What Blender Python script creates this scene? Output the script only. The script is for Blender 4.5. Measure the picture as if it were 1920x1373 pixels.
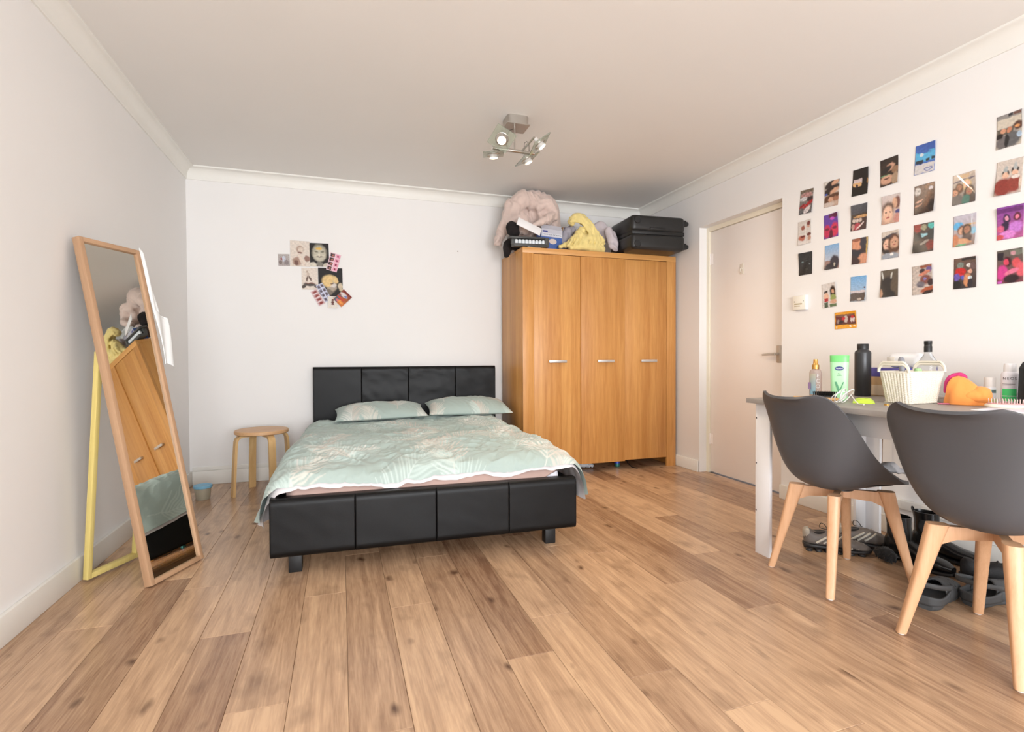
import bpy, bmesh, math, random
import numpy as np
from mathutils import Vector, Matrix, Euler, noise as mnoise

for o in list(bpy.data.objects):
    bpy.data.objects.remove(o, do_unlink=True)
S = bpy.context.scene
COL = S.collection
PI = math.pi
R = math.radians

# ------------------------------------------------------------------ camera
cam_d = bpy.data.cameras.new('camera')
cam = bpy.data.objects.new('camera', cam_d)
COL.objects.link(cam)
S.camera = cam
cam_d.sensor_fit = 'HORIZONTAL'
cam_d.sensor_width = 36.0
cam_d.lens = 36.0 * 972.9 / 1920.0
cam_d.clip_start = 0.02
_yaw, _pitch, _roll = 0.3182, -0.0167, -0.0043
_F = Vector((math.sin(_yaw) * math.cos(_pitch), math.cos(_yaw) * math.cos(_pitch), math.sin(_pitch)))
_R = Vector((math.cos(_yaw), -math.sin(_yaw), 0))
_U = _R.cross(_F)
_R2 = _R * math.cos(_roll) + _U * math.sin(_roll)
_U2 = _U * math.cos(_roll) - _R * math.sin(_roll)
_m = Matrix((_R2, _U2, -_F)).transposed().to_4x4()
_m.translation = (0, 0, 0.9595)
cam.matrix_world = _m

# ------------------------------------------------------------------ light
S.view_settings.view_transform = 'Standard'
S.view_settings.look = 'None'
S.view_settings.gamma = 1.0
S.view_settings.use_curve_mapping = False
S.view_settings.exposure = 0.0
w = bpy.data.worlds.new('overcast_sky')
S.world = w
w.use_nodes = True
w.node_tree.nodes['Background'].inputs[0].default_value = (0.86, 0.92, 1.0, 1)
w.node_tree.nodes['Background'].inputs[1].default_value = 3.0

# room limits (metres): camera stands at x=0, y=0
XL, XR, YB, YF, H = -1.095, 2.819, 4.483, -2.60, 2.40
WIN = (-0.80, 1.95, 0.40, 1.95)           # window behind the camera: x0 x1 z0 z1

ld = bpy.data.lights.new('window_daylight_offscreen', 'AREA')
ld.shape = 'RECTANGLE'
ld.size, ld.size_y = WIN[1] - WIN[0], WIN[3] - WIN[2]
ld.energy = 232.0
ld.color = (0.93, 0.965, 1.0)
lo = bpy.data.objects.new('window_daylight_offscreen', ld)
COL.objects.link(lo)
lo.location = ((WIN[0] + WIN[1]) / 2, YF - 0.08, (WIN[2] + WIN[3]) / 2)
lo.rotation_euler = (PI / 2, 0, 0)
lo.rotation_euler = (-PI / 2, 0, PI)      # emits towards +y, into the room


# ------------------------------------------------------------------ helpers
def lin(v):
    v = v / 255.0
    return v / 12.92 if v <= 0.04045 else ((v + 0.055) / 1.055) ** 2.4


def c(r, g, b):
    return (lin(r), lin(g), lin(b), 1.0)


MATS = {}


class NT:
    def __init__(self, name):
        self.m = bpy.data.materials.new(name)
        self.m.use_nodes = True
        self.t = self.m.node_tree
        self.b = self.t.nodes['Principled BSDF']

    def n(self, typ, **kw):
        nd = self.t.nodes.new(typ)
        for k, v in kw.items():
            setattr(nd, k, v)
        return nd

    def l(self, a, b):
        self.t.links.new(a, b)


def bump_into(q, src, strength, dist=0.01):
    bp = q.n('ShaderNodeBump')
    bp.inputs['Strength'].default_value = strength
    bp.inputs['Distance'].default_value = dist
    q.l(src, bp.inputs['Height'])
    q.l(bp.outputs[0], q.b.inputs['Normal'])


def mat(name, col, rough=0.5, metal=0.0, vary=None, bump=None, trans=0.0, emit=None, spec=None, sheen=0.0, coat=0.0, ior=None, alpha=None):
    if name in MATS:
        return MATS[name]
    q = NT(name)
    b = q.b
    b.inputs['Base Color'].default_value = col
    b.inputs['Roughness'].default_value = rough
    b.inputs['Metallic'].default_value = metal
    b.inputs['Transmission Weight'].default_value = trans
    if spec is not None:
        b.inputs['Specular IOR Level'].default_value = spec
    if sheen:
        b.inputs['Sheen Weight'].default_value = sheen
    if coat:
        b.inputs['Coat Weight'].default_value = coat
        b.inputs['Coat Roughness'].default_value = 0.1
    if ior:
        b.inputs['IOR'].default_value = ior
    if alpha is not None:
        b.inputs['Alpha'].default_value = alpha
    if emit:
        b.inputs['Emission Color'].default_value = emit[0]
        b.inputs['Emission Strength'].default_value = emit[1]
    if vary or bump:
        tc = q.n('ShaderNodeTexCoord')
    if vary:
        sc, amt = vary
        nz = q.n('ShaderNodeTexNoise')
        nz.inputs['Scale'].default_value = sc
        nz.inputs['Detail'].default_value = 4
        q.l(tc.outputs['Object'], nz.inputs['Vector'])
        mr = q.n('ShaderNodeMapRange')
        mr.inputs['From Min'].default_value = 0.3
        mr.inputs['From Max'].default_value = 0.7
        mr.inputs['To Min'].default_value = 1 - amt
        mr.inputs['To Max'].default_value = 1 + amt
        q.l(nz.outputs[0], mr.inputs[0])
        mx = q.n('ShaderNodeMix', data_type='RGBA', blend_type='MULTIPLY')
        mx.inputs[0].default_value = 1
        mx.inputs[6].default_value = col
        q.l(mr.outputs[0], mx.inputs[7])
        q.l(mx.outputs[2], b.inputs['Base Color'])
    if bump:
        nb = q.n('ShaderNodeTexNoise')
        nb.inputs['Scale'].default_value = bump[0]
        nb.inputs['Detail'].default_value = 5
        q.l(tc.outputs['Object'], nb.inputs['Vector'])
        bump_into(q, nb.outputs[0], bump[1], bump[2] if len(bump) > 2 else 0.004)
    MATS[name] = q.m
    return q.m


def vcol(name, rough=0.6, bump=None, sheen=0.0, coat=0.0, spec=None):
    """printed surface: colours are stored per vertex (flat print)"""
    if name in MATS:
        return MATS[name]
    q = NT(name)
    a = q.n('ShaderNodeAttribute', attribute_name='Col')
    q.l(a.outputs['Color'], q.b.inputs['Base Color'])
    q.b.inputs['Roughness'].default_value = rough
    q.b.inputs['Coat Weight'].default_value = coat
    if spec is not None:
        q.b.inputs['Specular IOR Level'].default_value = spec
    if sheen:
        q.b.inputs['Sheen Weight'].default_value = sheen
    if bump:
        tc = q.n('ShaderNodeTexCoord')
        nb = q.n('ShaderNodeTexNoise')
        nb.inputs['Scale'].default_value = bump[0]
        nb.inputs['Detail'].default_value = 5
        q.l(tc.outputs['Object'], nb.inputs['Vector'])
        bump_into(q, nb.outputs[0], bump[1])
    MATS[name] = q.m
    return q.m


def wood(name, light, dark, axis='z', stretch=14.0, scale=3.0, rough=0.45, contrast=(0.3, 0.72), bands=None, per_object=0.0, coat=0.0, knots=False, hue=None, bumpy=0.05):
    """grain running along `axis` in object space"""
    if name in MATS:
        return MATS[name]
    q = NT(name)
    tc = q.n('ShaderNodeTexCoord')
    oi = q.n('ShaderNodeObjectInfo')
    off = q.n('ShaderNodeVectorMath', operation='SCALE')
    q.l(oi.outputs['Location'], off.inputs[0])
    off.inputs['Scale'].default_value = 3.7 if per_object else 0.0
    add = q.n('ShaderNodeVectorMath', operation='ADD')
    q.l(tc.outputs['Object'], add.inputs[0])
    q.l(off.outputs[0], add.inputs[1])
    mp = q.n('ShaderNodeMapping')
    sc = [stretch, stretch, stretch]
    sc['xyz'.index(axis)] = 1.0
    mp.inputs['Scale'].default_value = sc
    q.l(add.outputs[0], mp.inputs['Vector'])
    n1 = q.n('ShaderNodeTexNoise')
    n1.inputs['Scale'].default_value = scale
    n1.inputs['Detail'].default_value = 7
    n1.inputs['Roughness'].default_value = 0.62
    n1.inputs['Distortion'].default_value = 0.6
    q.l(mp.outputs[0], n1.inputs['Vector'])
    n2 = q.n('ShaderNodeTexNoise')          # fine pores
    n2.inputs['Scale'].default_value = scale * 7
    n2.inputs['Detail'].default_value = 3
    q.l(mp.outputs[0], n2.inputs['Vector'])
    ad = q.n('ShaderNodeMath', operation='MULTIPLY_ADD')
    q.l(n2.outputs[0], ad.inputs[0])
    ad.inputs[1].default_value = 0.35
    q.l(n1.outputs[0], ad.inputs[2])
    sb = q.n('ShaderNodeMath', operation='SUBTRACT')
    q.l(ad.outputs[0], sb.inputs[0])
    sb.inputs[1].default_value = 0.175
    fac = sb.outputs[0]
    if knots:                                # contour lines of a slow noise: cathedral grain
        mpr = q.n('ShaderNodeMapping')
        sr = [5.5, 5.5, 5.5]
        sr['xyz'.index(axis)] = 0.38
        mpr.inputs['Scale'].default_value = sr
        q.l(add.outputs[0], mpr.inputs['Vector'])
        nr = q.n('ShaderNodeTexNoise')
        nr.inputs['Scale'].default_value = 1.5
        nr.inputs['Detail'].default_value = 2
        q.l(mpr.outputs[0], nr.inputs['Vector'])
        mrr = q.n('ShaderNodeMath', operation='MULTIPLY')
        q.l(nr.outputs[0], mrr.inputs[0])
        mrr.inputs[1].default_value = 120.0
        sn = q.n('ShaderNodeMath', operation='SINE')
        q.l(mrr.outputs[0], sn.inputs[0])
        rg_ = q.n('ShaderNodeMath', operation='MULTIPLY_ADD')
        q.l(sn.outputs[0], rg_.inputs[0])
        rg_.inputs[1].default_value = 0.030
        q.l(fac, rg_.inputs[2])
        fac = rg_.outputs[0]
    if bands:                                # veneer leaves of slightly different tone
        bx, width, amt = bands
        sx = q.n('ShaderNodeSeparateXYZ')
        q.l(tc.outputs['Object'], sx.inputs[0])
        mu = q.n('ShaderNodeMath', operation='MULTIPLY')
        q.l(sx.outputs['XYZ'.index(bx)], mu.inputs[0])
        mu.inputs[1].default_value = 1.0 / width
        flr = q.n('ShaderNodeMath', operation='FLOOR')
        q.l(mu.outputs[0], flr.inputs[0])
        wn = q.n('ShaderNodeTexWhiteNoise', noise_dimensions='1D')
        q.l(flr.outputs[0], wn.inputs['W'])
        m2 = q.n('ShaderNodeMath', operation='MULTIPLY_ADD')
        q.l(wn.outputs[0], m2.inputs[0])
        m2.inputs[1].default_value = amt
        q.l(fac, m2.inputs[2])
        fac = m2.outputs[0]
    if per_object:
        m3 = q.n('ShaderNodeMath', operation='MULTIPLY_ADD')
        q.l(oi.outputs['Random'], m3.inputs[0])
        m3.inputs[1].default_value = per_object
        q.l(fac, m3.inputs[2])
        m4 = q.n('ShaderNodeMath', operation='SUBTRACT')
        q.l(m3.outputs[0], m4.inputs[0])
        m4.inputs[1].default_value = per_object / 2
        fac = m4.outputs[0]
    rp = q.n('ShaderNodeValToRGB')
    rp.color_ramp.elements[0].position = contrast[0]
    rp.color_ramp.elements[0].color = light
    rp.color_ramp.elements[1].position = contrast[1]
    rp.color_ramp.elements[1].color = dark
    q.l(fac, rp.inputs[0])
    colr = rp.outputs[0]
    if knots:
        mpk = q.n('ShaderNodeMapping')
        sk = [7.5, 7.5, 7.5]
        sk['xyz'.index(axis)] = 4.2
        mpk.inputs['Scale'].default_value = sk
        q.l(add.outputs[0], mpk.inputs['Vector'])
        nw = q.n('ShaderNodeTexNoise')
        nw.inputs['Scale'].default_value = 2.2
        q.l(mpk.outputs[0], nw.inputs['Vector'])
        mw = q.n('ShaderNodeMix', data_type='VECTOR')
        mw.inputs[0].default_value = 0.22
        q.l(mpk.outputs[0], mw.inputs[4])
        q.l(nw.outputs['Color'], mw.inputs[5])
        vo = q.n('ShaderNodeTexVoronoi')
        vo.inputs['Scale'].default_value = 1.25
        q.l(mw.outputs[1], vo.inputs['Vector'])
        mk = q.n('ShaderNodeMapRange')
        mk.inputs['From Min'].default_value = 0.03
        mk.inputs['From Max'].default_value = 0.16
        mk.inputs['To Min'].default_value = 0.95
        mk.inputs['To Max'].default_value = 0.0
        q.l(vo.outputs['Distance'], mk.inputs[0])
        gt = q.n('ShaderNodeMath', operation='GREATER_THAN')
        sp = q.n('ShaderNodeSeparateColor')
        q.l(vo.outputs['Color'], sp.inputs[0])
        q.l(sp.outputs[0], gt.inputs[0])
        gt.inputs[1].default_value = 0.36
        ml = q.n('ShaderNodeMath', operation='MULTIPLY')
        q.l(mk.outputs[0], ml.inputs[0])
        q.l(gt.outputs[0], ml.inputs[1])
        # broad dark clouds along the grain
        nc = q.n('ShaderNodeTexNoise')
        nc.inputs['Scale'].default_value = 1.3
        nc.inputs['Detail'].default_value = 3
        q.l(mpk.outputs[0], nc.inputs['Vector'])
        mc = q.n('ShaderNodeMapRange')
        mc.inputs['From Min'].default_value = 0.56
        mc.inputs['From Max'].default_value = 0.80
        mc.inputs['To Max'].default_value = 0.55
        q.l(nc.outputs[0], mc.inputs[0])
        mxx = q.n('ShaderNodeMath', operation='MAXIMUM')
        q.l(ml.outputs[0], mxx.inputs[0])
        q.l(mc.outputs[0], mxx.inputs[1])
        mm = q.n('ShaderNodeMix', data_type='RGBA')
        q.l(mxx.outputs[0], mm.inputs[0])
        q.l(colr, mm.inputs[6])
        mm.inputs[7].default_value = knots
        colr = mm.outputs[2]
    q.l(colr, q.b.inputs['Base Color'])
    q.b.inputs['Roughness'].default_value = rough
    q.b.inputs['Coat Weight'].default_value = coat
    q.b.inputs['Coat Roughness'].default_value = 0.15
    if bumpy:
        bump_into(q, n2.outputs[0], bumpy, 0.002)
    MATS[name] = q.m
    return q.m


def link(name, me, m=None, parent=None, loc=None, rot=None, smooth=False):
    o = bpy.data.objects.new(name, me)
    COL.objects.link(o)
    if m is not None and not me.materials:
        me.materials.append(m)
    if parent is not None:
        o.parent = parent
    if loc is not None:
        o.location = loc
    if rot is not None:
        o.rotation_euler = rot
    if smooth:
        me.polygons.foreach_set('use_smooth', [True] * len(me.polygons))
    return o


def tag(o, label=None, cat=None, group=None, kind=None):
    if label:
        o['label'] = label
    if cat:
        o['category'] = cat
    if group:
        o['group'] = group
    if kind:
        o['kind'] = kind
    return o


def thing(name, label, cat, loc=(0, 0, 0), rz=0.0, group=None, rot=None):
    o = bpy.data.objects.new(name, None)
    COL.objects.link(o)
    o.empty_display_size = 0.05
    o.location = loc
    o.rotation_euler = rot if rot is not None else (0, 0, rz)
    return tag(o, label, cat, group)


class MB:
    """collects shapes into one mesh"""

    def __init__(self):
        self.bm = bmesh.new()

    def box(self, x0, x1, y0, y1, z0, z1, bev=0.0, seg=2, mtx=None):
        b2 = bmesh.new()
        bmesh.ops.create_cube(b2, size=1.0)
        for v in b2.verts:
            v.co = Vector((x0 + (v.co.x + .5) * (x1 - x0), y0 + (v.co.y + .5) * (y1 - y0), z0 + (v.co.z + .5) * (z1 - z0)))
        if bev > 0:
            bmesh.ops.bevel(b2, geom=list(b2.edges), offset=bev, segments=seg, profile=0.5, affect='EDGES')
        self._merge(b2, mtx)
        return self

    def _merge(self, b2, mtx=None):
        if mtx is not None:
            bmesh.ops.transform(b2, matrix=mtx, verts=list(b2.verts))
        me = bpy.data.meshes.new('tmp')
        b2.to_mesh(me)
        b2.free()
        self.bm.from_mesh(me)
        bpy.data.meshes.remove(me)

    def rings(self, rings, cap=True, closed=True, loop=False):
        """rings: list of lists of points, bridged in order"""
        bm = self.bm
        vs = [[bm.verts.new(p) for p in r] for r in rings]
        n = len(vs[0])
        k = len(vs)
        rng = range(k) if loop else range(k - 1)
        for i in rng:
            a, b = vs[i], vs[(i + 1) % k]
            for j in range(n if closed else n - 1):
                try:
                    bm.faces.new((a[j], a[(j + 1) % n], b[(j + 1) % n], b[j]))
                except ValueError:
                    pass
        if cap and not loop and closed:
            bm.faces.new(list(reversed(vs[0])))
            bm.faces.new(vs[-1])
        return self

    def lathe(self, prof, seg=24, cx=0, cy=0, cz=0, mtx=None, sx=1.0, sy=1.0, cap=True):
        rs = []
        for r, z in prof:
            ring = []
            for k in range(seg):
                a = 2 * PI * k / seg
                p = Vector((cx + max(r, 1e-5) * math.cos(a) * sx, cy + max(r, 1e-5) * math.sin(a) * sy, cz + z))
                ring.append(mtx @ p if mtx is not None else p)
            rs.append(ring)
        return self.rings(rs, cap)

    def tube(self, pts, rad, seg=10, loop=False, cap=True, flat=1.0):
        pts = [Vector(p) for p in pts]
        n = len(pts)
        rads = rad if isinstance(rad, (list, tuple)) else [rad] * n
        t0 = (pts[1] - pts[0]).normalized()
        up = Vector((0, 0, 1)) if abs(t0.z) < 0.9 else Vector((1, 0, 0))
        nrm = (up - t0 * up.dot(t0)).normalized()
        rs = []
        for i, p in enumerate(pts):
            if loop:
                t = (pts[(i + 1) % n] - pts[i - 1]).normalized()
            else:
                t = (pts[min(i + 1, n - 1)] - pts[max(i - 1, 0)]).normalized()
            nrm = (nrm - t * nrm.dot(t))
            nrm = nrm.normalized() if nrm.length > 1e-6 else t.orthogonal().normalized()
            bn = t.cross(nrm)
            rs.append([p + (nrm * math.cos(2 * PI * k / seg) * flat + bn * math.sin(2 * PI * k / seg)) * rads[i] for k in range(seg)])
        return self.rings(rs, cap, True, loop)

    def prism(self, outline, z0, z1, mtx=None):
        """outline in xy, extruded in z"""
        f = (lambda p: mtx @ Vector(p)) if mtx is not None else (lambda p: Vector(p))
        return self.rings([[f((x, y, z0)) for x, y in outline], [f((x, y, z1)) for x, y in outline]])

    def done(self, name, m=None, parent=None, loc=None, rot=None, smooth=True, auto=40, bev=0.0):
        bm = self.bm
        bmesh.ops.recalc_face_normals(bm, faces=list(bm.faces))
        if smooth:
            for f in bm.faces:
                f.smooth = True
            for e in bm.edges:
                if len(e.link_faces) == 2 and e.calc_face_angle(0) > R(auto):
                    e.smooth = False
        me = bpy.data.meshes.new(name)
        bm.to_mesh(me)
        bm.free()
        return link(name, me, m, parent, loc, rot)


def bx(name, m, parent, x0, x1, y0, y1, z0, z1, bev=0.002, seg=2, loc=None, rot=None):
    return MB().box(x0, x1, y0, y1, z0, z1, bev, seg).done(name, m, parent, loc, rot)


def grid_mesh(name, P, cols=None, closed_u=False, flip=False):
    """P: array (nu, nv, 3) -> mesh, optional colours (nu, nv, 3) linear"""
    nu, nv = P.shape[:2]
    me = bpy.data.meshes.new(name)
    idx = np.arange(nu * nv).reshape(nu, nv)
    if closed_u:
        a = idx
        b = np.roll(idx, -1, axis=0)
    else:
        a = idx[:-1]
        b = idx[1:]
    q = np.stack([a[:, :-1], b[:, :-1], b[:, 1:], a[:, 1:]], axis=-1).reshape(-1, 4)
    if flip:
        q = q[:, ::-1]
    nf = len(q)
    me.vertices.add(nu * nv)
    me.vertices.foreach_set('co', P.reshape(-1).astype(np.float32))
    me.loops.add(nf * 4)
    me.loops.foreach_set('vertex_index', q.reshape(-1).astype(np.int32))
    me.polygons.add(nf)
    me.polygons.foreach_set('loop_start', np.arange(0, nf * 4, 4, dtype=np.int32))
    me.polygons.foreach_set('use_smooth', np.ones(nf, dtype=bool))
    me.update(calc_edges=True)
    if cols is not None:
        at = me.color_attributes.new('Col', 'FLOAT_COLOR', 'POINT')
        rgba = np.ones((nu * nv, 4), dtype=np.float32)
        rgba[:, :3] = cols.reshape(-1, 3)
        at.data.foreach_set('color', rgba.reshape(-1))
    me.validate()
    return me


def bake(o):
    """apply an object's modifiers to its mesh"""
    dg = bpy.context.evaluated_depsgraph_get()
    dg.update()
    me = bpy.data.meshes.new_from_object(o.evaluated_get(dg))
    old = o.data
    o.modifiers.clear()
    o.data = me
    if old.users == 0:
        bpy.data.meshes.remove(old)
    me.name = o.name
    return o


def text(body, size, m, parent, loc, rot, name='printed_lettering', depth=0.0004, align='CENTER'):
    cu = bpy.data.curves.new(name, 'FONT')
    cu.body = body
    cu.size = size
    cu.align_x = align
    cu.align_y = 'CENTER'
    cu.extrude = depth
    o = bpy.data.objects.new(name, cu)
    COL.objects.link(o)
    dg = bpy.context.evaluated_depsgraph_get()
    dg.update()
    me = bpy.data.meshes.new_from_object(o.evaluated_get(dg))
    bpy.data.objects.remove(o, do_unlink=True)
    bpy.data.curves.remove(cu)
    me.materials.clear()
    return link(name, me, m, parent, loc, rot)


def fbm(x, y, z=0.0, oct=4):
    return mnoise.fractal(Vector((x, y, z)), 0.9, 2.0, oct, noise_basis='PERLIN_ORIGINAL')


def nfield(X, Y, seed, waves=14, fmin=1.0, fmax=6.0):
    """smooth pseudo-random field from summed sines (vectorised)"""
    rg = np.random.RandomState(seed)
    out = np.zeros_like(X)
    for i in range(waves):
        f = fmin * (fmax / fmin) ** rg.rand()
        a = rg.rand() * 2 * PI
        out += np.sin((X * np.cos(a) + Y * np.sin(a)) * f * 2 * PI + rg.rand() * 6.28) / (f / fmin) ** 0.8
    return out / math.sqrt(waves)


# ------------------------------------------------------------------ shared materials
M_wall = mat('painted_plaster_white', c(238, 236, 234), 0.75, vary=(1.2, 0.012), bump=(90, 0.04))
M_ceil = mat('painted_ceiling_white', c(236, 233, 229), 0.8, vary=(1.0, 0.015), bump=(60, 0.05))
M_trim = mat('painted_trim_white', c(238, 236, 230), 0.45, vary=(3, 0.015))
M_door = mat('painted_door_white', c(248, 240, 234), 0.4, vary=(2, 0.012))
M_frame_cream = mat('painted_frame_cream', c(240, 232, 212), 0.4)
M_steel = mat('brushed_steel', c(196, 192, 186), 0.32, 1.0)
M_black_leather = mat('black_faux_leather', c(9, 9, 10), 0.44, vary=(4, 0.12), bump=(220, 0.10, 0.002), spec=0.24)
M_leather_dark = mat('black_bed_leg_plastic', c(17, 18, 20), 0.5)
M_floor = wood('oak_plank_laminate', c(210, 174, 139), c(134, 101, 78), 'y', 15.0, 1.9, 0.27, (0.22, 0.84), per_object=0.44, knots=c(92, 66, 50), bumpy=0.05)
M_wardrobe = wood('honey_oak_veneer', c(220, 164, 96), c(186, 126, 64), 'z', 22.0, 1.6, 0.38, (0.30, 0.85), bands=('X', 0.083, 0.26), bumpy=0.02)
M_wardrobe_side = wood('honey_oak_veneer_side', c(220, 164, 96), c(186, 126, 64), 'z', 22.0, 1.6, 0.42, (0.30, 0.85), bands=('Y', 0.083, 0.26), bumpy=0.02)
M_beech = wood('pale_beech', c(218, 174, 136), c(200, 152, 112), 'z', 16.0, 3.0, 0.42, (0.3, 0.8), bumpy=0.02)
M_birch = wood('pale_birch', c(222, 186, 132), c(202, 160, 104), 'z', 16.0, 3.0, 0.45, (0.3, 0.8), bumpy=0.02)
M_birch_top = wood('birch_stool_top', c(214, 172, 128), c(194, 148, 104), 'x', 16.0, 3.0, 0.45, (0.3, 0.8), bumpy=0.02)
M_white_lam = mat('white_laminate', c(240, 239, 240), 0.35)
M_blackplastic = mat('black_plastic', c(20, 20, 21), 0.45)
M_paper = mat('white_paper', c(238, 236, 236), 0.7)

# ------------------------------------------------------------------ room shell
T = 0.14


def structure(name, mb, m, smooth=False):
    o = mb.done(name, m, smooth=smooth)
    o['kind'] = 'structure'
    return o


floor = structure('floor', MB().box(XL - T, XR + T, YF - T, YB + T, -0.10, -0.008), mat('floor_underlay', c(70, 52, 40), 0.9))
floor['label'] = 'oak plank laminate floor'
structure('ceiling', MB().box(XL - T, XR + T, YF - T, YB + T, H, H + 0.1), M_ceil)
structure('wall_left', MB().box(XL - T, XL, YF - T, YB + T, -0.1, H), M_wall)
structure('wall_back', MB().box(XL, XR + T, YB, YB + T, -0.1, H), M_wall)
DY0, DY1, DZ = 2.752, 3.598, 2.0215
structure('wall_right', MB().box(XR, XR + T, DY1, YB, -0.1, H).box(XR, XR + T, YF, DY0, -0.1, H).box(XR, XR + T, DY0, DY1, DZ, H), M_wall)
mb = MB()
mb.box(XL, WIN[0], YF - T, YF, -0.1, H).box(WIN[1], XR + T, YF - T, YF, -0.1, H)
mb.box(WIN[0], WIN[1], YF - T, YF, -0.1, WIN[2]).box(WIN[0], WIN[1], YF - T, YF, WIN[3], H)
structure('wall_front', mb, M_wall)
mb = MB()
for xx in (WIN[0], WIN[1] - 0.05, (WIN[0] + WIN[1]) / 2 - 0.03):
    mb.box(xx, xx + 0.05, YF - 0.06, YF - 0.01, WIN[2], WIN[3])
mb.box(WIN[0], WIN[1], YF - 0.06, YF - 0.01, WIN[2], WIN[2] + 0.05).box(WIN[0], WIN[1], YF - 0.06, YF - 0.01, WIN[3] - 0.05, WIN[3])
structure('window_1', mb, M_white_lam)

# floor planks: 16 cm boards running towards the bed, joints where the boards end
rng = random.Random(5)
PW = 0.160
joints = {-6: 2.215, -5: 1.30, -4: 2.459, -3: 2.007, -2: 1.556, -1: 2.223, 0: 1.347, 1: 2.02, 2: 2.487, 3: 1.554, 4: 1.775, 5: 1.347, 6: 1.139, 7: 2.271, 8: 1.86, 9: 1.581, 10: 2.10, 11: 1.38, 12: 2.30}
mesh_cache = {}


def plank_mesh(w_, l_):
    key = (round(w_, 4), round(l_, 4))
    if key not in mesh_cache:
        m_ = MB().box(-w_ / 2 + 0.0005, w_ / 2 - 0.0005, -l_ / 2 + 0.0005, l_ / 2 - 0.0005, -0.008, 0.0, 0.0009, 1)
        bmesh.ops.recalc_face_normals(m_.bm, faces=list(m_.bm.faces))
        me_ = bpy.data.meshes.new('floor_plank')
        m_.bm.to_mesh(me_)
        m_.bm.free()
        me_.materials.append(M_floor)
        mesh_cache[key] = me_
    return mesh_cache[key]


k = math.floor((XL - 0.011) / PW)
while 0.011 + k * PW < XR + 0.05:
    x0, x1 = max(0.011 + k * PW, XL), min(0.011 + (k + 1) * PW, XR + 0.10 if True else XR)
    j = joints.get(k, 0.9 + 1.2 * rng.random())
    L = 1.285
    ys = [j - 3 * L, j - 2 * L, j - L, j, j + L, j + 2 * L, j + 3 * L]
    for a, b in zip(ys, ys[1:]):
        a, b = max(a, YF), min(b, YB)
        if b - a > 0.02:
            link('floor_plank', plank_mesh(x1 - x0, b - a), None, floor, ((x0 + x1) / 2, (a + b) / 2, 0))
    k += 1

# cornice: a shallow cove on a small flat, along three walls
prof = [(0, 0.092), (0.008, 0.092), (0.010, 0.084)]
for i in range(9):
    a = i / 8 * PI / 2
    prof.append((0.056 - 0.046 * math.cos(a), 0.078 - 0.064 * math.sin(a)))
prof += [(0.062, 0.012), (0.066, 0.010), (0.066, 0.0), (0, 0.0)]


def cornice(name, p0, p1, inward):
    p0, p1, inward = Vector(p0), Vector(p1), Vector(inward)
    d = (p1 - p0).normalized()
    rs = []
    for P_, sgn in ((p0, 1), (p1, -1)):
        rs.append([P_ + inward * u + Vector((0, 0, -v)) + d * (u * sgn) for u, v in prof])
    mb_ = MB()
    mb_.rings(rs)
    o = mb_.done(name, M_trim, auto=25)
    o['kind'] = 'structure'


cornice('trim_1', (XL, YF, H), (XL, YB, H), (1, 0, 0))
cornice('trim_2', (XL, YB, H), (XR, YB, H), (0, -1, 0))
cornice('trim_3', (XR, YB, H), (XR, YF, H), (-1, 0, 0))

# skirting boards
ST, SH = 0.018, 0.105


def skirting(name, boxes):
    mb_ = MB()
    for b in boxes:
        mb_.box(*b, 0.004, 2)
    o = mb_.done(name, M_trim)
    o['kind'] = 'structure'


skirting('baseboard_left', [(XL, XL + ST, YF, YB, 0, SH)])
skirting('baseboard_back', [(XL + ST, XR - ST, YB - ST, YB, 0, SH), (XL + ST, XR - ST, YB - 0.010, YB, SH, SH + 0.03)])
skirting('baseboard_right', [(XR - ST, XR, DY1 + 0.0, YB, 0, 0.095), (XR - ST, XR, 0.2, DY0, 0, 0.095), (XR - 0.010, XR, DY1 + 0.0, DY1 + 0.01, 0, 0.095)])
structure('trim_4', MB().box(XR - 0.022, XR, 0.2, 1.99, 0.150, 0.200, 0.005), M_trim)

# door, its frame and lining
dx = XR + 0.085
mb = MB()
mb.box(dx - 0.015, XR + T, DY1 - 0.032, DY1, 0, DZ, 0.002).box(dx - 0.015, XR + T, DY0, DY0 + 0.032, 0, DZ, 0.002).box(dx - 0.015, XR + T, DY0 + 0.032, DY1 - 0.032, DZ - 0.035, DZ, 0.002)
structure('trim_5', mb, M_frame_cream)
door = bx('door_1', M_door, None, dx, dx + 0.04, DY0 + 0.034, DY1 - 0.034, 0.008, DZ - 0.038, 0.002)
tag(door, 'plain white painted door with a metal lever handle', None, None, 'structure')
for hz in (1.76, 0.28):
    mb = MB()
    mb.tube([(dx - 0.004, DY1 - 0.035, hz - 0.045), (dx - 0.004, DY1 - 0.035, hz + 0.045)], 0.006, 8)
    mb.box(dx - 0.002, dx + 0.001, DY1 - 0.062, DY1 - 0.036, hz - 0.04, hz + 0.04)
    mb.done('hinge', M_door, door)
mb = MB()
mb.box(dx - 0.007, dx, 2.835, 2.875, 0.915, 1.035, 0.003)
mb.tube([(dx - 0.005, 2.858, 0.975), (dx - 0.045, 2.858, 0.975)], 0.009, 10)
mb.tube([(dx - 0.042, 2.853, 0.975), (dx - 0.045, 2.90, 0.974), (dx - 0.044, 2.962, 0.970)], [0.010, 0.009, 0.007], 10)
mb.done('lever_handle', mat('brass_nickel_metal', c(196, 190, 182), 0.3, 0.35), door)
mb = MB()
mb.box(dx - 0.004, dx, 3.190, 3.232, 1.585, 1.665, 0.002)
mb.tube([(dx - 0.003, 3.211, 1.63), (dx - 0.016, 3.211, 1.628), (dx - 0.018, 3.211, 1.608), (dx - 0.009, 3.211, 1.600)], 0.004, 8)
mb.done('coat_hook', mat('hook_plastic', c(228, 220, 206), 0.4), door)

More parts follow.
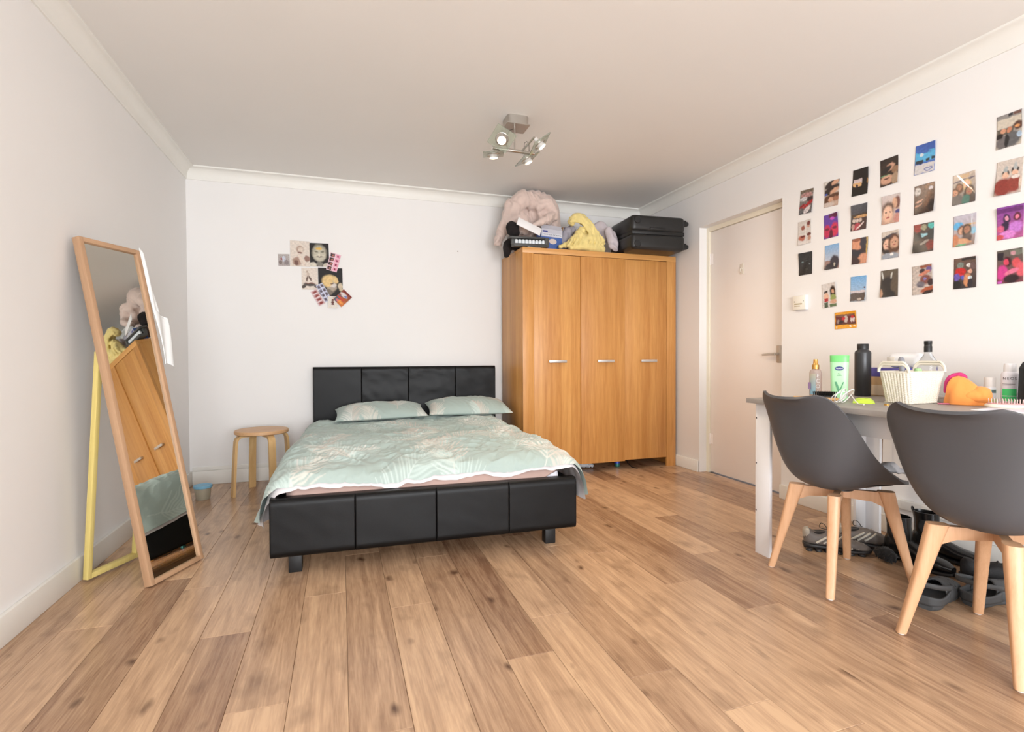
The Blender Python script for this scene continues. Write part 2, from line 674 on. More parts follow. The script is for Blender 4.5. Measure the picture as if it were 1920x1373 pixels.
# fused switch plate on the right wall beside the door
t = thing('wall_switch', 'small white wall switch plate beside the door', 'switch', (XR, 2.592, 1.302))
MB().box(-0.020, 0, -0.049, 0.049, -0.046, 0.046, 0.003).done('back_box', M_white_lam, t)
bx('face_plate', mat('switch_plate_ivory', c(240, 237, 226), 0.35), t, -0.026, -0.0195, -0.048, 0.048, -0.045, 0.045, 0.003)
bx('printed_label', mat('print_tan', c(184, 172, 140), 0.6), t, -0.0266, -0.0259, -0.024, 0.034, -0.012, -0.004, 0)
bx('printed_label', MATS['print_tan'], t, -0.0266, -0.0259, -0.010, 0.034, -0.024, -0.019, 0)
for yy in (-0.034, 0.034):
    MB().lathe([(0.0, 0), (0.003, 0), (0.003, 0.001), (0, 0.001)], 10, mtx=Matrix.Translation((-0.026, yy, 0.008)) @ Matrix.Rotation(-PI / 2, 4, 'Y')).done('screw', mat('dark_screw', c(90, 86, 80), 0.4, 0.6), t)

# ------------------------------------------------------------------ wardrobe
t = thing('wardrobe', 'tall honey oak wardrobe with three plain doors and bar handles', 'wardrobe', (1.372, 3.885, 0))
WW, WD, WH = 1.424, 0.555, 1.835
bx('side_panel', M_wardrobe_side, t, 0, 0.022, 0.022, WD, 0, WH - 0.022, 0.001)
bx('side_panel', M_wardrobe_side, t, WW - 0.022, WW, 0.022, WD, 0, WH - 0.022, 0.001)
bx('front_stile', M_wardrobe, t, 0, 0.092, 0, 0.022, 0, WH - 0.045, 0.001)
bx('front_stile', M_wardrobe, t, WW - 0.092, WW, 0, 0.022, 0, WH - 0.045, 0.001)
bx('top_rail', wood('honey_oak_veneer_rail', c(220, 164, 96), c(192, 134, 70), 'x', 22.0, 1.6, 0.38, (0.30, 0.85), bumpy=0.02), t, 0, WW, 0, 0.022, WH - 0.045, WH, 0.001)
bx('top_panel', M_wardrobe_side, t, 0, WW, 0.022, WD, WH - 0.022, WH, 0.001)
bx('bottom_panel', M_wardrobe_side, t, 0.022, WW - 0.022, 0.03, WD, 0.085, 0.105, 0.001)
bx('back_panel', M_wardrobe_side, t, 0.022, WW - 0.022, WD - 0.008, WD, 0.085, WH - 0.022, 0.0)
bx('plinth', M_wardrobe_side, t, 0.022, WW - 0.022, WD - 0.06, WD - 0.045, 0, 0.085, 0.0)
for i, (a, b, yo, zb) in enumerate(((0.094, 0.504, 0.002, 0.076), (0.506, 0.915, -0.006, 0.073), (0.9165, 1.330, 0.002, 0.080))):
    d = bx('door', M_wardrobe, t, a, b, yo, yo + 0.02, zb, WH - 0.049, 0.0012)
    hx = (0.216, 0.648, 1.066)[i]
    mb = MB()
    mb.box(hx, hx + 0.155, yo - 0.026, yo - 0.016, 0.914, 0.936, 0.002)
    mb.box(hx + 0.008, hx + 0.020, yo - 0.017, yo, 0.917, 0.933, 0.001).box(hx + 0.135, hx + 0.147, yo - 0.017, yo, 0.917, 0.933, 0.001)
    mb.done('bar_handle', mat('satin_aluminium', c(214, 212, 210), 0.35, 0.8), d)

# ------------------------------------------------------------------ bed
bed = thing('bed', 'double bed frame upholstered in black faux leather', 'bed', (0.42, 2.425, 0), R(-1.6))


def padded(name, x0, x1, y0, y1, z0, z1, seed, parent, wr=0.0, m=M_black_leather):
    """one stitched leather panel: soft edges, face slightly pillowed and creased"""
    nx, nz = 48, 40
    P_ = np.zeros((nx * 2 + 2, nz, 3))
    u = np.sin(np.linspace(-1, 1, nx) * PI / 2)
    v = np.sin(np.linspace(-1, 1, nz) * PI / 2)
    U_, V_ = np.meshgrid(u, v, indexing='ij')
    cx, cz, hx_, hz_ = (x0 + x1) / 2, (z0 + z1) / 2, (x1 - x0) / 2, (z1 - z0) / 2
    ex = np.clip((1 - np.abs(U_)) * hx_ / 0.005, 0, 1)
    ez = np.clip((1 - np.abs(V_)) * hz_ / 0.030, 0, 1)
    rnd = np.sqrt(np.clip(1 - (1 - ex) ** 2, 0, 1)) * np.sqrt(np.clip(1 - (1 - ez) ** 2, 0, 1))
    th = y1 - y0
    X = cx + U_ * hx_
    Z = cz + V_ * hz_
    cr = nfield(X * 1.0, Z * 2.2 + X * 0.8, seed, 12, 2.5, 14.0)
    rx_ = np.sqrt(np.clip(1 - (1 - ex) ** 2, 0, 1))
    rz_ = np.sqrt(np.clip(1 - (1 - ez) ** 2, 0, 1))
    Y = y0 + 0.004 * (1 - rx_) + 0.016 * (1 - rz_) + (0.0012 + wr) * rnd * cr * 0.5 - 0.004 * rnd
    front = np.stack([X, Y, Z], -1)
    back = np.stack([X[::-1], np.full_like(Y, y1), Z[::-1]], -1)
    P_ = np.concatenate([front, back], 0)
    me = grid_mesh(name, P_, closed_u=True)
    bm = bmesh.new()
    bm.from_mesh(me)
    bmesh.ops.holes_fill(bm, edges=[e for e in bm.edges if e.is_boundary])
    bmesh.ops.recalc_face_normals(bm, faces=list(bm.faces))
    bm.to_mesh(me)
    bm.free()
    return link(name, me, m, parent)


for i, (a, b) in enumerate(((-0.722, -0.366), (-0.366, 0.001), (0.001, 0.358), (0.358, 0.716))):
    padded('footboard_panel', a, b, 0.0, 0.06, 0.088, 0.345, 40 + i, bed, 0.0)
for i, (a, b) in enumerate(((-0.689, -0.318), (-0.318, 0.058), (0.058, 0.455), (0.455, 0.810))):
    padded('headboard_panel', a, b, 1.965, 2.025, 0.145, 0.888, 50 + i, bed, (0.0, 0.0060, 0.0070, 0.0045)[i])
for xx in (-0.715, 0.665):
    MB().box(xx, xx + 0.045, 0.06, 1.965, 0.088, 0.335, 0.015, 3).done('side_rail', M_black_leather, bed)
for xx in (-0.625, 0.595):
    for yy in (0.055, 1.90):
        bx('leg', M_leather_dark, bed, xx - 0.028, xx + 0.028, yy, yy + 0.055, 0.0, 0.10, 0.003)
MB().box(-0.67, 0.665, 0.06, 1.965, 0.16, 0.185).done('slat_base', mat('slat_base_wood', c(180, 150, 110), 0.7), bed)
BM = Matrix.Translation((0.42, 2.425, 0)) @ Matrix.Rotation(R(-1.6), 4, 'Z')
mtt = thing('mattress', 'white mattress with a dusty pink fitted sheet, under the palm print duvet', 'mattress', (0.42, 2.425, 0.187), R(-1.6))
MB().box(-0.660, 0.660, 0.085, 1.94, 0.0, 0.195, 0.035, 4).done('mattress_body', mat('mattress_white', c(236, 233, 238), 0.8, bump=(60, 0.2)), mtt)
# fitted sheet: a skin around the mattress that has slipped off the corner at the right
nx, ny = 90, 60
mb = []
prof = [(-0.020, 0.075), (0.10, 0.0715), (0.158, 0.0745), (0.186, 0.090), (0.199, 0.115), (0.1995, 0.25), (0.1995, 1.0)]
xs = np.linspace(-0.666, 0.666, nx)
rows = []
fine = []
for (za, ya), (zb_, yb_) in zip(prof, prof[1:]):
    for q_ in np.linspace(0, 1, 8, endpoint=False):
        fine.append((za + (zb_ - za) * q_, ya + (yb_ - ya) * q_))
fine.append(prof[-1])
P_ = np.zeros((nx, len(fine), 3))
for i, x in enumerate(xs):
    lift = max(0.0, (x - 0.20) / 0.466) ** 1.1 * 0.19      # lower hem pulled up at the right
    for j_, (z, y) in enumerate(fine):
        zz = max(z, 0.005 + lift) if y < 0.2 else z
        wz = 0.004 * math.sin(x * 30 + z * 60) + 0.003 * math.sin(x * 71 - z * 40)
        ed = max(0.0, (abs(x) - 0.625) / 0.041)
        P_[i, j_] = (x, y - (0.003 if y < 0.1 else 0) + (wz if y < 0.1 else 0) * 0.6 + 0.04 * ed * ed * (1 if y < .2 else 0), zz + 0.002 + (0 if y < 0.2 else wz * 0.4) - 0.03 * ed * ed * (1 if y > .1 else 0))
link('fitted_sheet', grid_mesh('fitted_sheet', P_, flip=False), mat('dusty_pink_cotton', c(180, 152, 142), 0.85, bump=(40, 0.25), sheen=0.2), mtt)

# ------------------------------------------------------------------ duvet and pillows with a palm frond print
BASE = np.array(c(166, 182, 176)[:3])
TINTS = [np.array(c(*q_)[:3]) for q_ in ((214, 211, 201), (198, 212, 206), (210, 200, 190), (218, 217, 210), (190, 206, 200))]


def palm_print(sx, sy, nu, nv, seed, count, size=(0.34, 0.5)):
    """colours for a cloth of sx by sy metres sampled nu by nv: rachis and leaflets drawn as soft strokes"""
    rg = np.random.RandomState(seed)
    img = np.zeros((nu, nv, 3)) + BASE
    gx = np.linspace(0, sx, nu)
    gy = np.linspace(0, sy, nv)
    X, Y = np.meshgrid(gx, gy, indexing='ij')

    def stroke(p0, p1, w0, w1, col, al):
        x0, x1 = sorted((p0[0], p1[0]))
        y0, y1 = sorted((p0[1], p1[1]))
        m_ = max(w0, w1) * 2
        i0, i1 = np.searchsorted(gx, x0 - m_), np.searchsorted(gx, x1 + m_)
        j0, j1 = np.searchsorted(gy, y0 - m_), np.searchsorted(gy, y1 + m_)
        if i1 <= i0 or j1 <= j0:
            return
        xx, yy = X[i0:i1, j0:j1], Y[i0:i1, j0:j1]
        dx_, dy_ = p1[0] - p0[0], p1[1] - p0[1]
        l2 = dx_ * dx_ + dy_ * dy_ + 1e-9
        tt = np.clip(((xx - p0[0]) * dx_ + (yy - p0[1]) * dy_) / l2, 0, 1)
        d = np.hypot(xx - p0[0] - tt * dx_, yy - p0[1] - tt * dy_)
        wd = (w0 + (w1 - w0) * tt) * (0.35 + 1.3 * np.sqrt(np.clip(tt * (1 - tt), 0, .25)))
        a = np.clip(1.4 - d / wd, 0, 1) * al
        sl = img[i0:i1, j0:j1]
        sl += (col - sl) * a[..., None]

    # evenly scattered frond roots
    pts = []
    tries = 0
    dmin = 0.72 * math.sqrt(1.4 * sx * sy / count)
    while len(pts) < count and tries < 4000:
        tries += 1
        p = (rg.rand() * sx, -0.45 * sy + rg.rand() * 1.4 * sy)
        if all((p[0] - q_[0]) ** 2 + (p[1] - q_[1]) ** 2 > dmin * dmin for q_ in pts):
            pts.append(p)
    for p in pts:
        ang = PI / 2 + rg.uniform(-0.75, 0.75)
        L_ = rg.uniform(*size)
        bend = rg.uniform(-0.9, 0.9)
        n = 24
        px, py = p
        a = ang
        tint = TINTS[rg.randint(len(TINTS))]
        tint2 = TINTS[rg.randint(len(TINTS))]
        for i in range(n):
            f = i / (n - 1)
            nx_, ny_ = px + math.cos(a) * L_ / n, py + math.sin(a) * L_ / n
            stroke((px, py), (nx_, ny_), 0.0035, 0.003, tint, 0.75)
            if i > 3:
                ll = L_ * 0.34 * math.sin(PI * min(1, 0.15 + f * 0.85)) ** 0.7 * rg.uniform(0.8, 1.1)
                for sgn in (-1, 1):
                    la = a + sgn * (0.95 - 0.55 * f) + rg.uniform(-.07, .07)
                    q0 = (px + math.cos(la) * ll, py + math.sin(la) * ll)
                    stroke((px, py), q0, 0.0056, 0.0036, tint if sgn > 0 else tint2, rg.uniform(0.5, 0.9))
            px, py = nx_, ny_
            a += bend / n
    return img


NU, NV = 470, 420
LA = 0.950                                    # half arc-length across
s = np.linspace(-LA, LA, NU)
b = np.linspace(0, 1, NV)
Sg, Bg = np.meshgrid(s, b, indexing='ij')
# rounded corners: the foot end of the side hems curves in
Sg = Sg * (1 - 0.065 * np.clip(1 - Bg / 0.10, 0, 1) ** 2)
side = np.sign(Sg)
aS = np.abs(Sg)
# the hem runs along the foot of the mattress, pulled towards the footboard at the corners
hem = 0.064 + 0.008 * np.sin(Sg * 4.3 + 0.6) + 0.004 * np.sin(Sg * 11.0) - 0.030 * np.clip((aS - 0.62) / 0.3, 0, 1)
Yl = hem + (1.72 - hem) * Bg
foot = np.clip(1 - (Yl - 0.08) / 0.9, 0, 1)
wflat = 0.624 + 0.022 * foot
rb = 0.135
ztop = 0.432 + 0.062 * np.clip((Yl - 0.05) / 0.5, 0, 1) ** 0.6 + 0.012 * np.sin(Yl * 4.0 + Sg * 2.0) * (1 - foot * 0.5)
arc = aS - wflat
th = np.clip(arc / rb, 0, PI / 2 * 0.93)
xb = np.where(arc < 0, aS, wflat + rb * np.sin(th))
zb_ = np.where(arc < 0, 0, -rb * (1 - np.cos(th)))
rest = np.clip(arc - rb * (PI / 2 * 0.93), 0, None)
xb = xb + rest * (0.10 + 0.06 * foot)
zb_ = zb_ - rest * 0.97
hang = np.clip(arc / rb, 0, 1)
# hanging folds, puffiness and creases
fold = np.sin(Yl * 17 + 3 * np.sin(Yl * 5 + side)) * 0.020 + np.sin(Yl * 31 + side * 2) * 0.007
puff = nfield(Sg, Yl, 7, 16, 1.2, 3.6) * 0.013
crease = nfield(Sg * 0.9 + Yl * 0.25, Yl * 1.5, 11, 16, 3.0, 10.0)
crease = -np.abs(crease) * 0.016
c2 = -np.abs(nfield(Sg * 1.6 - Yl * 0.9, Yl + Sg * 0.3, 23, 14, 5.0, 14.0)) * 0.006
edge_drop = np.clip(1 - (Yl - hem) / 0.085, 0, 1) ** 2
X = side * (xb + fold * hang * np.clip(rest / 0.1, 0, 1)) + 0.02
Z = ztop + zb_ + (puff + crease + c2) * (1 - 0.6 * np.clip(rest / 0.1, 0, 1)) - 0.050 * edge_drop * (1 - hang) - 0.01 * edge_drop * hang
Y = Yl - 0.012 * np.sin(np.clip((Yl - hem) / 0.085, 0, 1) * PI) * (1 - hang)
X = X + np.where(side < 0, -0.008, -0.012) * hang * 1.0
# the foot corner on the left sags lower than the rest
Z = Z - 0.012 * np.clip((aS - 0.74) / 0.16, 0, 1) * foot ** 2 * np.where(side < 0, 1.0, 0.55)
Z = np.maximum(Z, 0.06)
cols = palm_print(2 * LA, 1.66, NU, NV, 8, 44, (0.42, 0.60))
duvet = thing('duvet', 'sage green duvet with pale palm frond print spread over the bed', 'duvet', (0.42, 2.425, 0), R(-1.6))
P_ = np.stack([X, Y, Z], -1)
link('duvet_cover', grid_mesh('duvet_cover', P_, cols), vcol('palm_print_cotton', 0.8, (70, 0.12), 0.15), duvet)
# white reverse side, showing as a lip beyond the hem
st = 4
Xs, Ys, Zs = X[::st, ::st], Y[::st, ::st].copy(), Z[::st, ::st].copy()
wv = 0.002 + 0.008 * (0.5 + 0.5 * np.sin(Sg[::st, ::st] * 7.0 + 1.0)) + 0.006 * np.sin(Sg[::st, ::st] * 23.0)
hm = np.clip(1 - Bg[::st, ::st] / 0.05, 0, 1)
Zs = Zs - 0.014 - wv * hm * 0.9
Ys = Ys + 0.004 - 0.004 * hm
Xs = Xs - np.sign(Sg[::st, ::st]) * 0.014 * hang[::st, ::st]
link('duvet_reverse', grid_mesh('duvet_reverse', np.stack([Xs, Ys, Zs], -1), flip=True), mat('white_cotton_reverse', c(222, 216, 216), 0.85, bump=(60, 0.2)), duvet)


def pillow(label, loc, rot, w_, d_, h_, seed):
    nu, nv = 200, 110
    u = np.linspace(-1, 1, nu)
    v = np.linspace(-1, 1, nv)
    U_, V_ = np.meshgrid(u, v, indexing='ij')
    k_ = (np.clip(1 - np.abs(U_) ** 3.2, 0, 1) ** 0.55) * (np.clip(1 - np.abs(V_) ** 2.6, 0, 1) ** 0.6)
    pinch = 1 - 0.05 * (1 - np.abs(V_) ** 2) * np.abs(U_) ** 3 - 0.0
    X_ = U_ * w_ / 2 * pinch
    Y_ = V_ * d_ / 2 * (1 - 0.06 * (1 - U_ ** 2) * np.abs(V_) ** 3)
    n_ = nfield(X_, Y_, seed, 14, 2.0, 9.0) * 0.008 - np.abs(nfield(X_ * 2 + Y_, Y_, seed + 3, 12, 3.0, 9.0)) * 0.007
    cols_ = palm_print(w_, d_, nu, nv, seed, 9, (0.30, 0.40))
    top = np.stack([X_, Y_, k_ * h_ * 0.62 + n_ * k_], -1)
    bot = np.stack([X_, Y_, -k_ * h_ * 0.25], -1)
    t_ = thing('pillow', label, 'pillow', loc, 0, 'palm print pillows on the bed', rot)
    link('pillowcase', grid_mesh('pillowcase', top, cols_), MATS['palm_print_cotton'], t_)
    link('pillowcase_back', grid_mesh('pillowcase_back', bot, cols_, flip=True), MATS['palm_print_cotton'], t_)


pillow('sage palm print pillow on the half of the bed beside the stool', (0.290, 4.150, 0.535), (R(8), R(-1.5), R(0)), 0.68, 0.38, 0.125, 31)
pillow('sage palm print pillow on the half of the bed beside the wardrobe', (0.985, 4.150, 0.548), (R(9), R(0.5), R(-3)), 0.67, 0.38, 0.135, 37)

# ------------------------------------------------------------------ stool with bent legs
t = thing('stool', 'round birch stool with four bent wooden legs standing by the bed', 'stool', (-0.545, 4.095, 0), R(28))
MB().lathe([(0, 0.425), (0.172, 0.425), (0.178, 0.430), (0.178, 0.446), (0.173, 0.451), (0, 0.451)], 48).done('seat', M_birch_top, t)
for k in range(4):
    pts = [(0.055, 0.416), (0.130, 0.416), (0.152, 0.411), (0.168, 0.398), (0.175, 0.378), (0.178, 0.34), (0.186, 0.2), (0.196, 0.0)]
    mb = MB()
    wd = 0.023
    tk = 0.0085
    rs = []
    for i, (x, z) in enumerate(pts):
        a = Vector(pts[min(i + 1, len(pts) - 1)]) - Vector(pts[max(i - 1, 0)])
        n_ = Vector((-a.y, a.x)).normalized()
        if i == len(pts) - 1:
            n_ = Vector((1, 0))
        rs.append([(x + n_.x * tk, -wd, z + n_.y * tk), (x + n_.x * tk, wd, z + n_.y * tk), (x - n_.x * tk, wd, z - n_.y * tk), (x - n_.x * tk, -wd, z - n_.y * tk)])
    mb.rings(rs)
    mb.done('leg', M_birch, t, None, (0, 0, k * PI / 2), auto=50)

# ------------------------------------------------------------------ little tub by the mirror
t = thing('food_tub', 'small clear plastic tub with a blue lid on the floor', 'container', (-0.905, 4.015, 0))
MB().lathe([(0, 0.0), (0.040, 0.0), (0.043, 0.004), (0.052, 0.082), (0.050, 0.082), (0.041, 0.006), (0, 0.005)], 32).done('body', mat('frosted_plastic', c(226, 220, 200), 0.3, trans=0.55, alpha=0.85), t)
MB().lathe([(0, 0.078), (0.055, 0.078), (0.058, 0.081), (0.058, 0.094), (0.055, 0.097), (0.048, 0.097), (0.046, 0.094), (0, 0.094)], 32).done('lid', mat('blue_lid_plastic', c(128, 186, 218), 0.4), t)

# ------------------------------------------------------------------ leaning floor mirror on its stand
A = Vector((-0.760, 2.520, 0))
e = Vector((0.418, 0.908, 0)).normalized()
nh = Vector((e.y, -e.x, 0))                       # horizontal facing direction
mw, ml, md = 0.312, 1.512, 0.034
lean = math.atan2(0.312, 1.480)
up = (Vector((0, 0, 1)) * math.cos(lean) - nh * math.sin(lean))
nn = e.cross(up)
nn = nn if nn.dot(nh) > 0 else -nn                # normal of the glass
M3 = Matrix((e, -nn, up)).transposed().to_4x4()   # local x along width, y backwards, z up the mirror
mir = thing('floor_mirror', 'tall leaning floor mirror in a pale oak frame', 'mirror', A + Vector((0, 0, 0.0)))
mir.rotation_euler = M3.to_euler()
M_oak = wood('pale_oak_frame', c(190, 153, 120), c(168, 131, 100), 'z', 20, 2.5, 0.5, (0.3, 0.8), bumpy=0.03)
M_oak_h = wood('pale_oak_frame_cross', c(190, 153, 120), c(168, 131, 100), 'x', 20, 2.5, 0.5, (0.3, 0.8), bumpy=0.03)
fw = 0.020
z0 = md * math.sin(lean)                           # keeps the rear bottom edge on the floor
bx('frame_stile', M_oak, mir, 0, fw, 0, md, z0, ml, 0.0015)
bx('frame_stile', M_oak, mir, mw - fw, mw, 0, md, z0, ml, 0.0015)
bx('frame_rail', M_oak_h, mir, fw, mw - fw, 0, md, z0, z0 + fw, 0.0015)
bx('frame_rail', M_oak_h, mir, fw, mw - fw, 0, md, ml - fw, ml, 0.0015)
bx('backing_board', mat('mirror_backing', c(120, 96, 70), 0.8), mir, fw, mw - fw, 0.016, 0.028, z0 + fw, ml - fw, 0)
bx('mirror_glass', mat('silvered_glass', c(226, 228, 224), 0.015, 1.0), mir, fw, mw - fw, 0.011, 0.0155, z0 + fw, ml - fw, 0)
M_yel = wood('pale_yellow_wood', c(226, 206, 130), c(208, 186, 108), 'z', 20, 2.5, 0.5, (0.3, 0.8), bumpy=0.02)
# stand: a narrower frame hinged to the back, its foot by the skirting
ang = None
hz_ = 1.02
inv = M3.inverted()
footp = inv @ (Vector((-1.050, 2.660, 0)) - A)     # foot corner in mirror coordinates
L_st = math.hypot(footp.y - md, hz_ - footp.z)
dz = (hz_ - footp.z) / L_st
dy = (footp.y - md - 0.004) / L_st
st = bpy.data.objects.new('support_stand', None)
COL.objects.link(st)
st.parent = mir
st.location = (0.022, md + 0.004, hz_)
st.rotation_euler = (math.atan2(dy, dz), 0, 0)
sw = mw - 0.044
bx('stand_stile', M_yel, st, 0, 0.020, 0, 0.024, -L_st + 0.010, 0, 0.001)
bx('stand_stile', M_yel, st, sw - 0.020, sw, 0, 0.024, -L_st + 0.010, 0, 0.001)
bx('stand_rail', M_yel, st, 0.020, sw - 0.020, 0, 0.024, -L_st + 0.010, -L_st + 0.034, 0.001)
bx('stand_rail', M_yel, st, 0.020, sw - 0.020, 0, 0.024, -0.024, 0, 0.001)
# white cloth hung over the frame's far edge
pts = []
nu, nv = 14, 60
P_ = np.zeros((nu, nv, 3))
for j in range(nv):
    f = j / (nv - 1)
    zz = ml + 0.010 - 0.57 * f
    wid = 0.034 + 0.016 * min(1, f / 0.35) + (0.046 if f > 0.55 else 0) - 0.014 * max(0, f - 0.62) / 0.38
    for i in range(nu):
        g = i / (nu - 1)
        P_[i, j] = (mw - 0.010 * (1 - f) ** 3 + 0.001 + wid * g + 0.003 * math.sin(f * 9 + g * 3), -0.006 + 0.020 * g + 0.006 * math.sin(g * 7 + f * 6), zz - 0.02 * g * (1 if f < .3 else .3) + 0.008 * math.sin(g * 5))
cl = link('white_cloth', grid_mesh('white_cloth', P_), mat('white_thin_cotton', c(240, 242, 242), 0.8))
so = cl.modifiers.new('s', 'SOLIDIFY')
so.thickness = 0.003
cl.matrix_world = Matrix.Translation(A) @ M3
tag(cl, 'white cloth hanging over the edge of the leaning mirror', 'cloth')

# ------------------------------------------------------------------ ceiling spotlight
t = thing('ceiling_spotlight', 'brushed steel ceiling light with four square glass spotlights', 'ceiling light', (1.015, 2.995, H))


def rrect(hx_, hy_, r_, n=5):
    out = []
    for sx, sy, a0 in ((1, 1, 0), (-1, 1, 90), (-1, -1, 180), (1, -1, 270)):
        for i in range(n + 1):
            a = R(a0 + 90 * i / n)
            out.append((sx * (hx_ - r_) + r_ * math.cos(a), sy * (hy_ - r_) + r_ * math.sin(a)))
    return out


MB().prism(rrect(0.066, 0.062, 0.024), -0.050, 0.0).done('canopy', M_steel, t, auto=30)
MB().prism(rrect(0.072, 0.064, 0.003), -0.054, -0.050).done('canopy_plate', M_steel, t, auto=30)
MB().tube([(-0.012, -0.02, -0.052), (-0.012, -0.02, -0.198)], 0.005, 10).done('stem', M_steel, t)
MB().box(-0.150, 0.115, -0.034, -0.008, -0.208, -0.194, 0.003).done('cross_bar', M_steel, t, rot=(0, 0, R(2)))
for pts in ([(0.045, -0.02, -0.196), (0.046, -0.03, -0.150), (0.060, -0.035, -0.140), (0.076, -0.03, -0.152), (0.080, -0.02, -0.196)], [(-0.02, -0.02, -0.07), (-0.05, -0.04, -0.09), (-0.07, -0.05, -0.13), (-0.075, -0.06, -0.17)]):
    MB().tube(pts, 0.0016, 6).done('wire', M_blackplastic, t)
M_plate = mat('pale_green_glass', c(214, 220, 206), 0.08, trans=0.75, ior=1.45)
M_bulb_on = mat('lit_halogen_face', c(255, 240, 215), 0.4, emit=((1.0, 0.80, 0.52, 1), 6.0))
M_bulb_glass = mat('bulb_reflector', c(232, 230, 226), 0.2, 0.3)
heads = [((-0.137, -0.165, -0.200), (-0.25, -0.62, -0.74), 16, 35), ((-0.130, 0.035, -0.212), (0.10, 0.10, -0.98), 16, 30),
         ((0.098, -0.150, -0.195), (0.60, -0.22, -0.77), 30, 20), ((0.090, 0.042, -0.215), (0.42, -0.08, -0.90), 22, 20)]
for (px, py, pz), d, en, roll in heads:
    dv = Vector(d).normalized()
    Q = dv.to_track_quat('-Z', 'Y').to_matrix().to_4x4() @ Matrix.Rotation(R(roll), 4, 'Z')
    hd = bpy.data.objects.new('spot_head', None)
    COL.objects.link(hd)
    hd.parent = t
    hd.location = (px, py, pz)
    hd.rotation_euler = Q.to_euler()
    # square glass with a round opening, the bulb through it
    sq = [(0.062, 0.062), (-0.062, 0.062), (-0.062, -0.062), (0.062, -0.062)]
    mb = MB()
    n = 32
    outer, inner = [], []
    for i in range(n):
        a = 2 * PI * i / n
        ca, sa = math.cos(a), math.sin(a)
        f = 0.062 / max(abs(ca), abs(sa))
        outer.append((ca * f, sa * f))
        inner.append((ca * 0.034, sa * 0.034))
    mb.rings([[(x, y, 0.0025) for x, y in outer], [(x, y, -0.0025) for x, y in outer], [(x, y, -0.0025) for x, y in inner], [(x, y, 0.0025) for x, y in inner]], cap=False, loop=True)
    mb.done('glass_plate', M_plate, hd, auto=30)
    ring = [(0.036 * math.cos(2 * PI * i / 28), 0.036 * math.sin(2 * PI * i / 28), -0.004) for i in range(28)]
    MB().tube(ring, 0.0028, 6, loop=True).done('retaining_ring', M_steel, hd)
    MB().lathe([(0, 0.040), (0.012, 0.040), (0.013, 0.015), (0.016, 0.010), (0.025, -0.020), (0.0255, -0.024), (0, -0.024)][::-1], 24).done('lamp_bulb', M_bulb_glass, hd)
    MB().lathe([(0, -0.0275), (0.018, -0.0265), (0.0235, -0.0245), (0, -0.0243)], 24).done('bulb_face', M_bulb_on, hd)
    hv = Q.inverted().to_3x3() @ (Vector((0.03 if px > 0 else -0.05, -0.02, -0.2)) - Vector((px, py, pz)))
    MB().tube([(0, 0, 0.036), (0, 0, 0.05), tuple(hv)], 0.006, 8).done('swivel_arm', M_steel, hd)
    pl = bpy.data.lights.new('spot_lamp', 'SPOT')
    pl.energy = en
    pl.spot_size = R(110)
    pl.spot_blend = 0.8
    pl.shadow_soft_size = 0.022
    pl.color = (1.0, 0.80, 0.58)
    po = bpy.data.objects.new('spot_lamp', pl)
    COL.objects.link(po)
    po.parent = hd
    po.location = (0, 0, -0.032)

# ------------------------------------------------------------------ desk
t = thing('desk', 'white desk with a grey concrete-look top along the wall', 'desk', (1.885, 2.055, 0))
DL, DD, DT = 1.42, 0.80, 0.755
M_conc = mat('grey_concrete_laminate', c(158, 152, 147), 0.5, vary=(14, 0.10), bump=(80, 0.03))
bx('table_top', M_conc, t, 0, DD, -DL, 0, DT - 0.022, DT, 0.0015)
M_dot = mat('dark_screw_hole', c(60, 50, 48), 0.7)
for (lx0, lx1, ly) in ((0.035, 0.051, -0.025), (DD - 0.051, DD - 0.035, -0.025), (0.035, 0.051, -DL + 0.115), (DD - 0.051, DD - 0.035, -DL + 0.115)):
    lg = MB().box(lx0, lx1, ly - 0.088, ly, 0, DT - 0.022, 0.0012)
    ix = 1 if lx0 < 0.1 else -1
    xa = lx1 if ix > 0 else lx0 - 0.07
    far = ly if ly > -0.5 else ly - 0.088 + 0.016
    lg.box(xa, xa + 0.07, far - 0.016, far, 0, DT - 0.022, 0.0012)
    lo_ = lg.done('leg', M_white_lam, t)
    if lx0 < 0.1 and ly > -0.5:
        for hz in (0.66, 0.44, 0.21):
            MB().lathe([(0, 0), (0.0035, 0), (0.0035, 0.0008), (0, 0.0008)], 10, mtx=Matrix.Translation((lx0 - 0.0004, ly - 0.006, hz)) @ Matrix.Rotation(-PI / 2, 4, 'Y')).done('screw_cap', M_dot, lo_)
ap = bx('apron', M_white_lam, t, 0.085, 0.101, -DL + 0.03, -0.045, 0.640, DT - 0.022, 0.0012)
bx('apron', M_white_lam, t, DD - 0.071, DD - 0.055, -DL + 0.03, -0.045, 0.640, DT - 0.022, 0.0012)
bx('apron', M_white_lam, t, 0.101, DD - 0.071, -0.060, -0.045, 0.640, DT - 0.022, 0.0012)
for hz in (0.70, 0.665):
    MB().lathe([(0, 0), (0.0045, 0), (0.0045, 0.0008), (0, 0.0008)], 10, mtx=Matrix.Translation((0.0846, -0.47, hz)) @ Matrix.Rotation(-PI / 2, 4, 'Y')).done('screw_cap', M_dot, ap)

# ------------------------------------------------------------------ shell chairs
M_shell = mat('grey_moulded_plastic', c(80, 81, 85), 0.45, vary=(3, 0.02), bump=(400, 0.03, 0.001))
M_cush = mat('dark_grey_cushion', c(42, 41, 43), 0.7, bump=(120, 0.15))


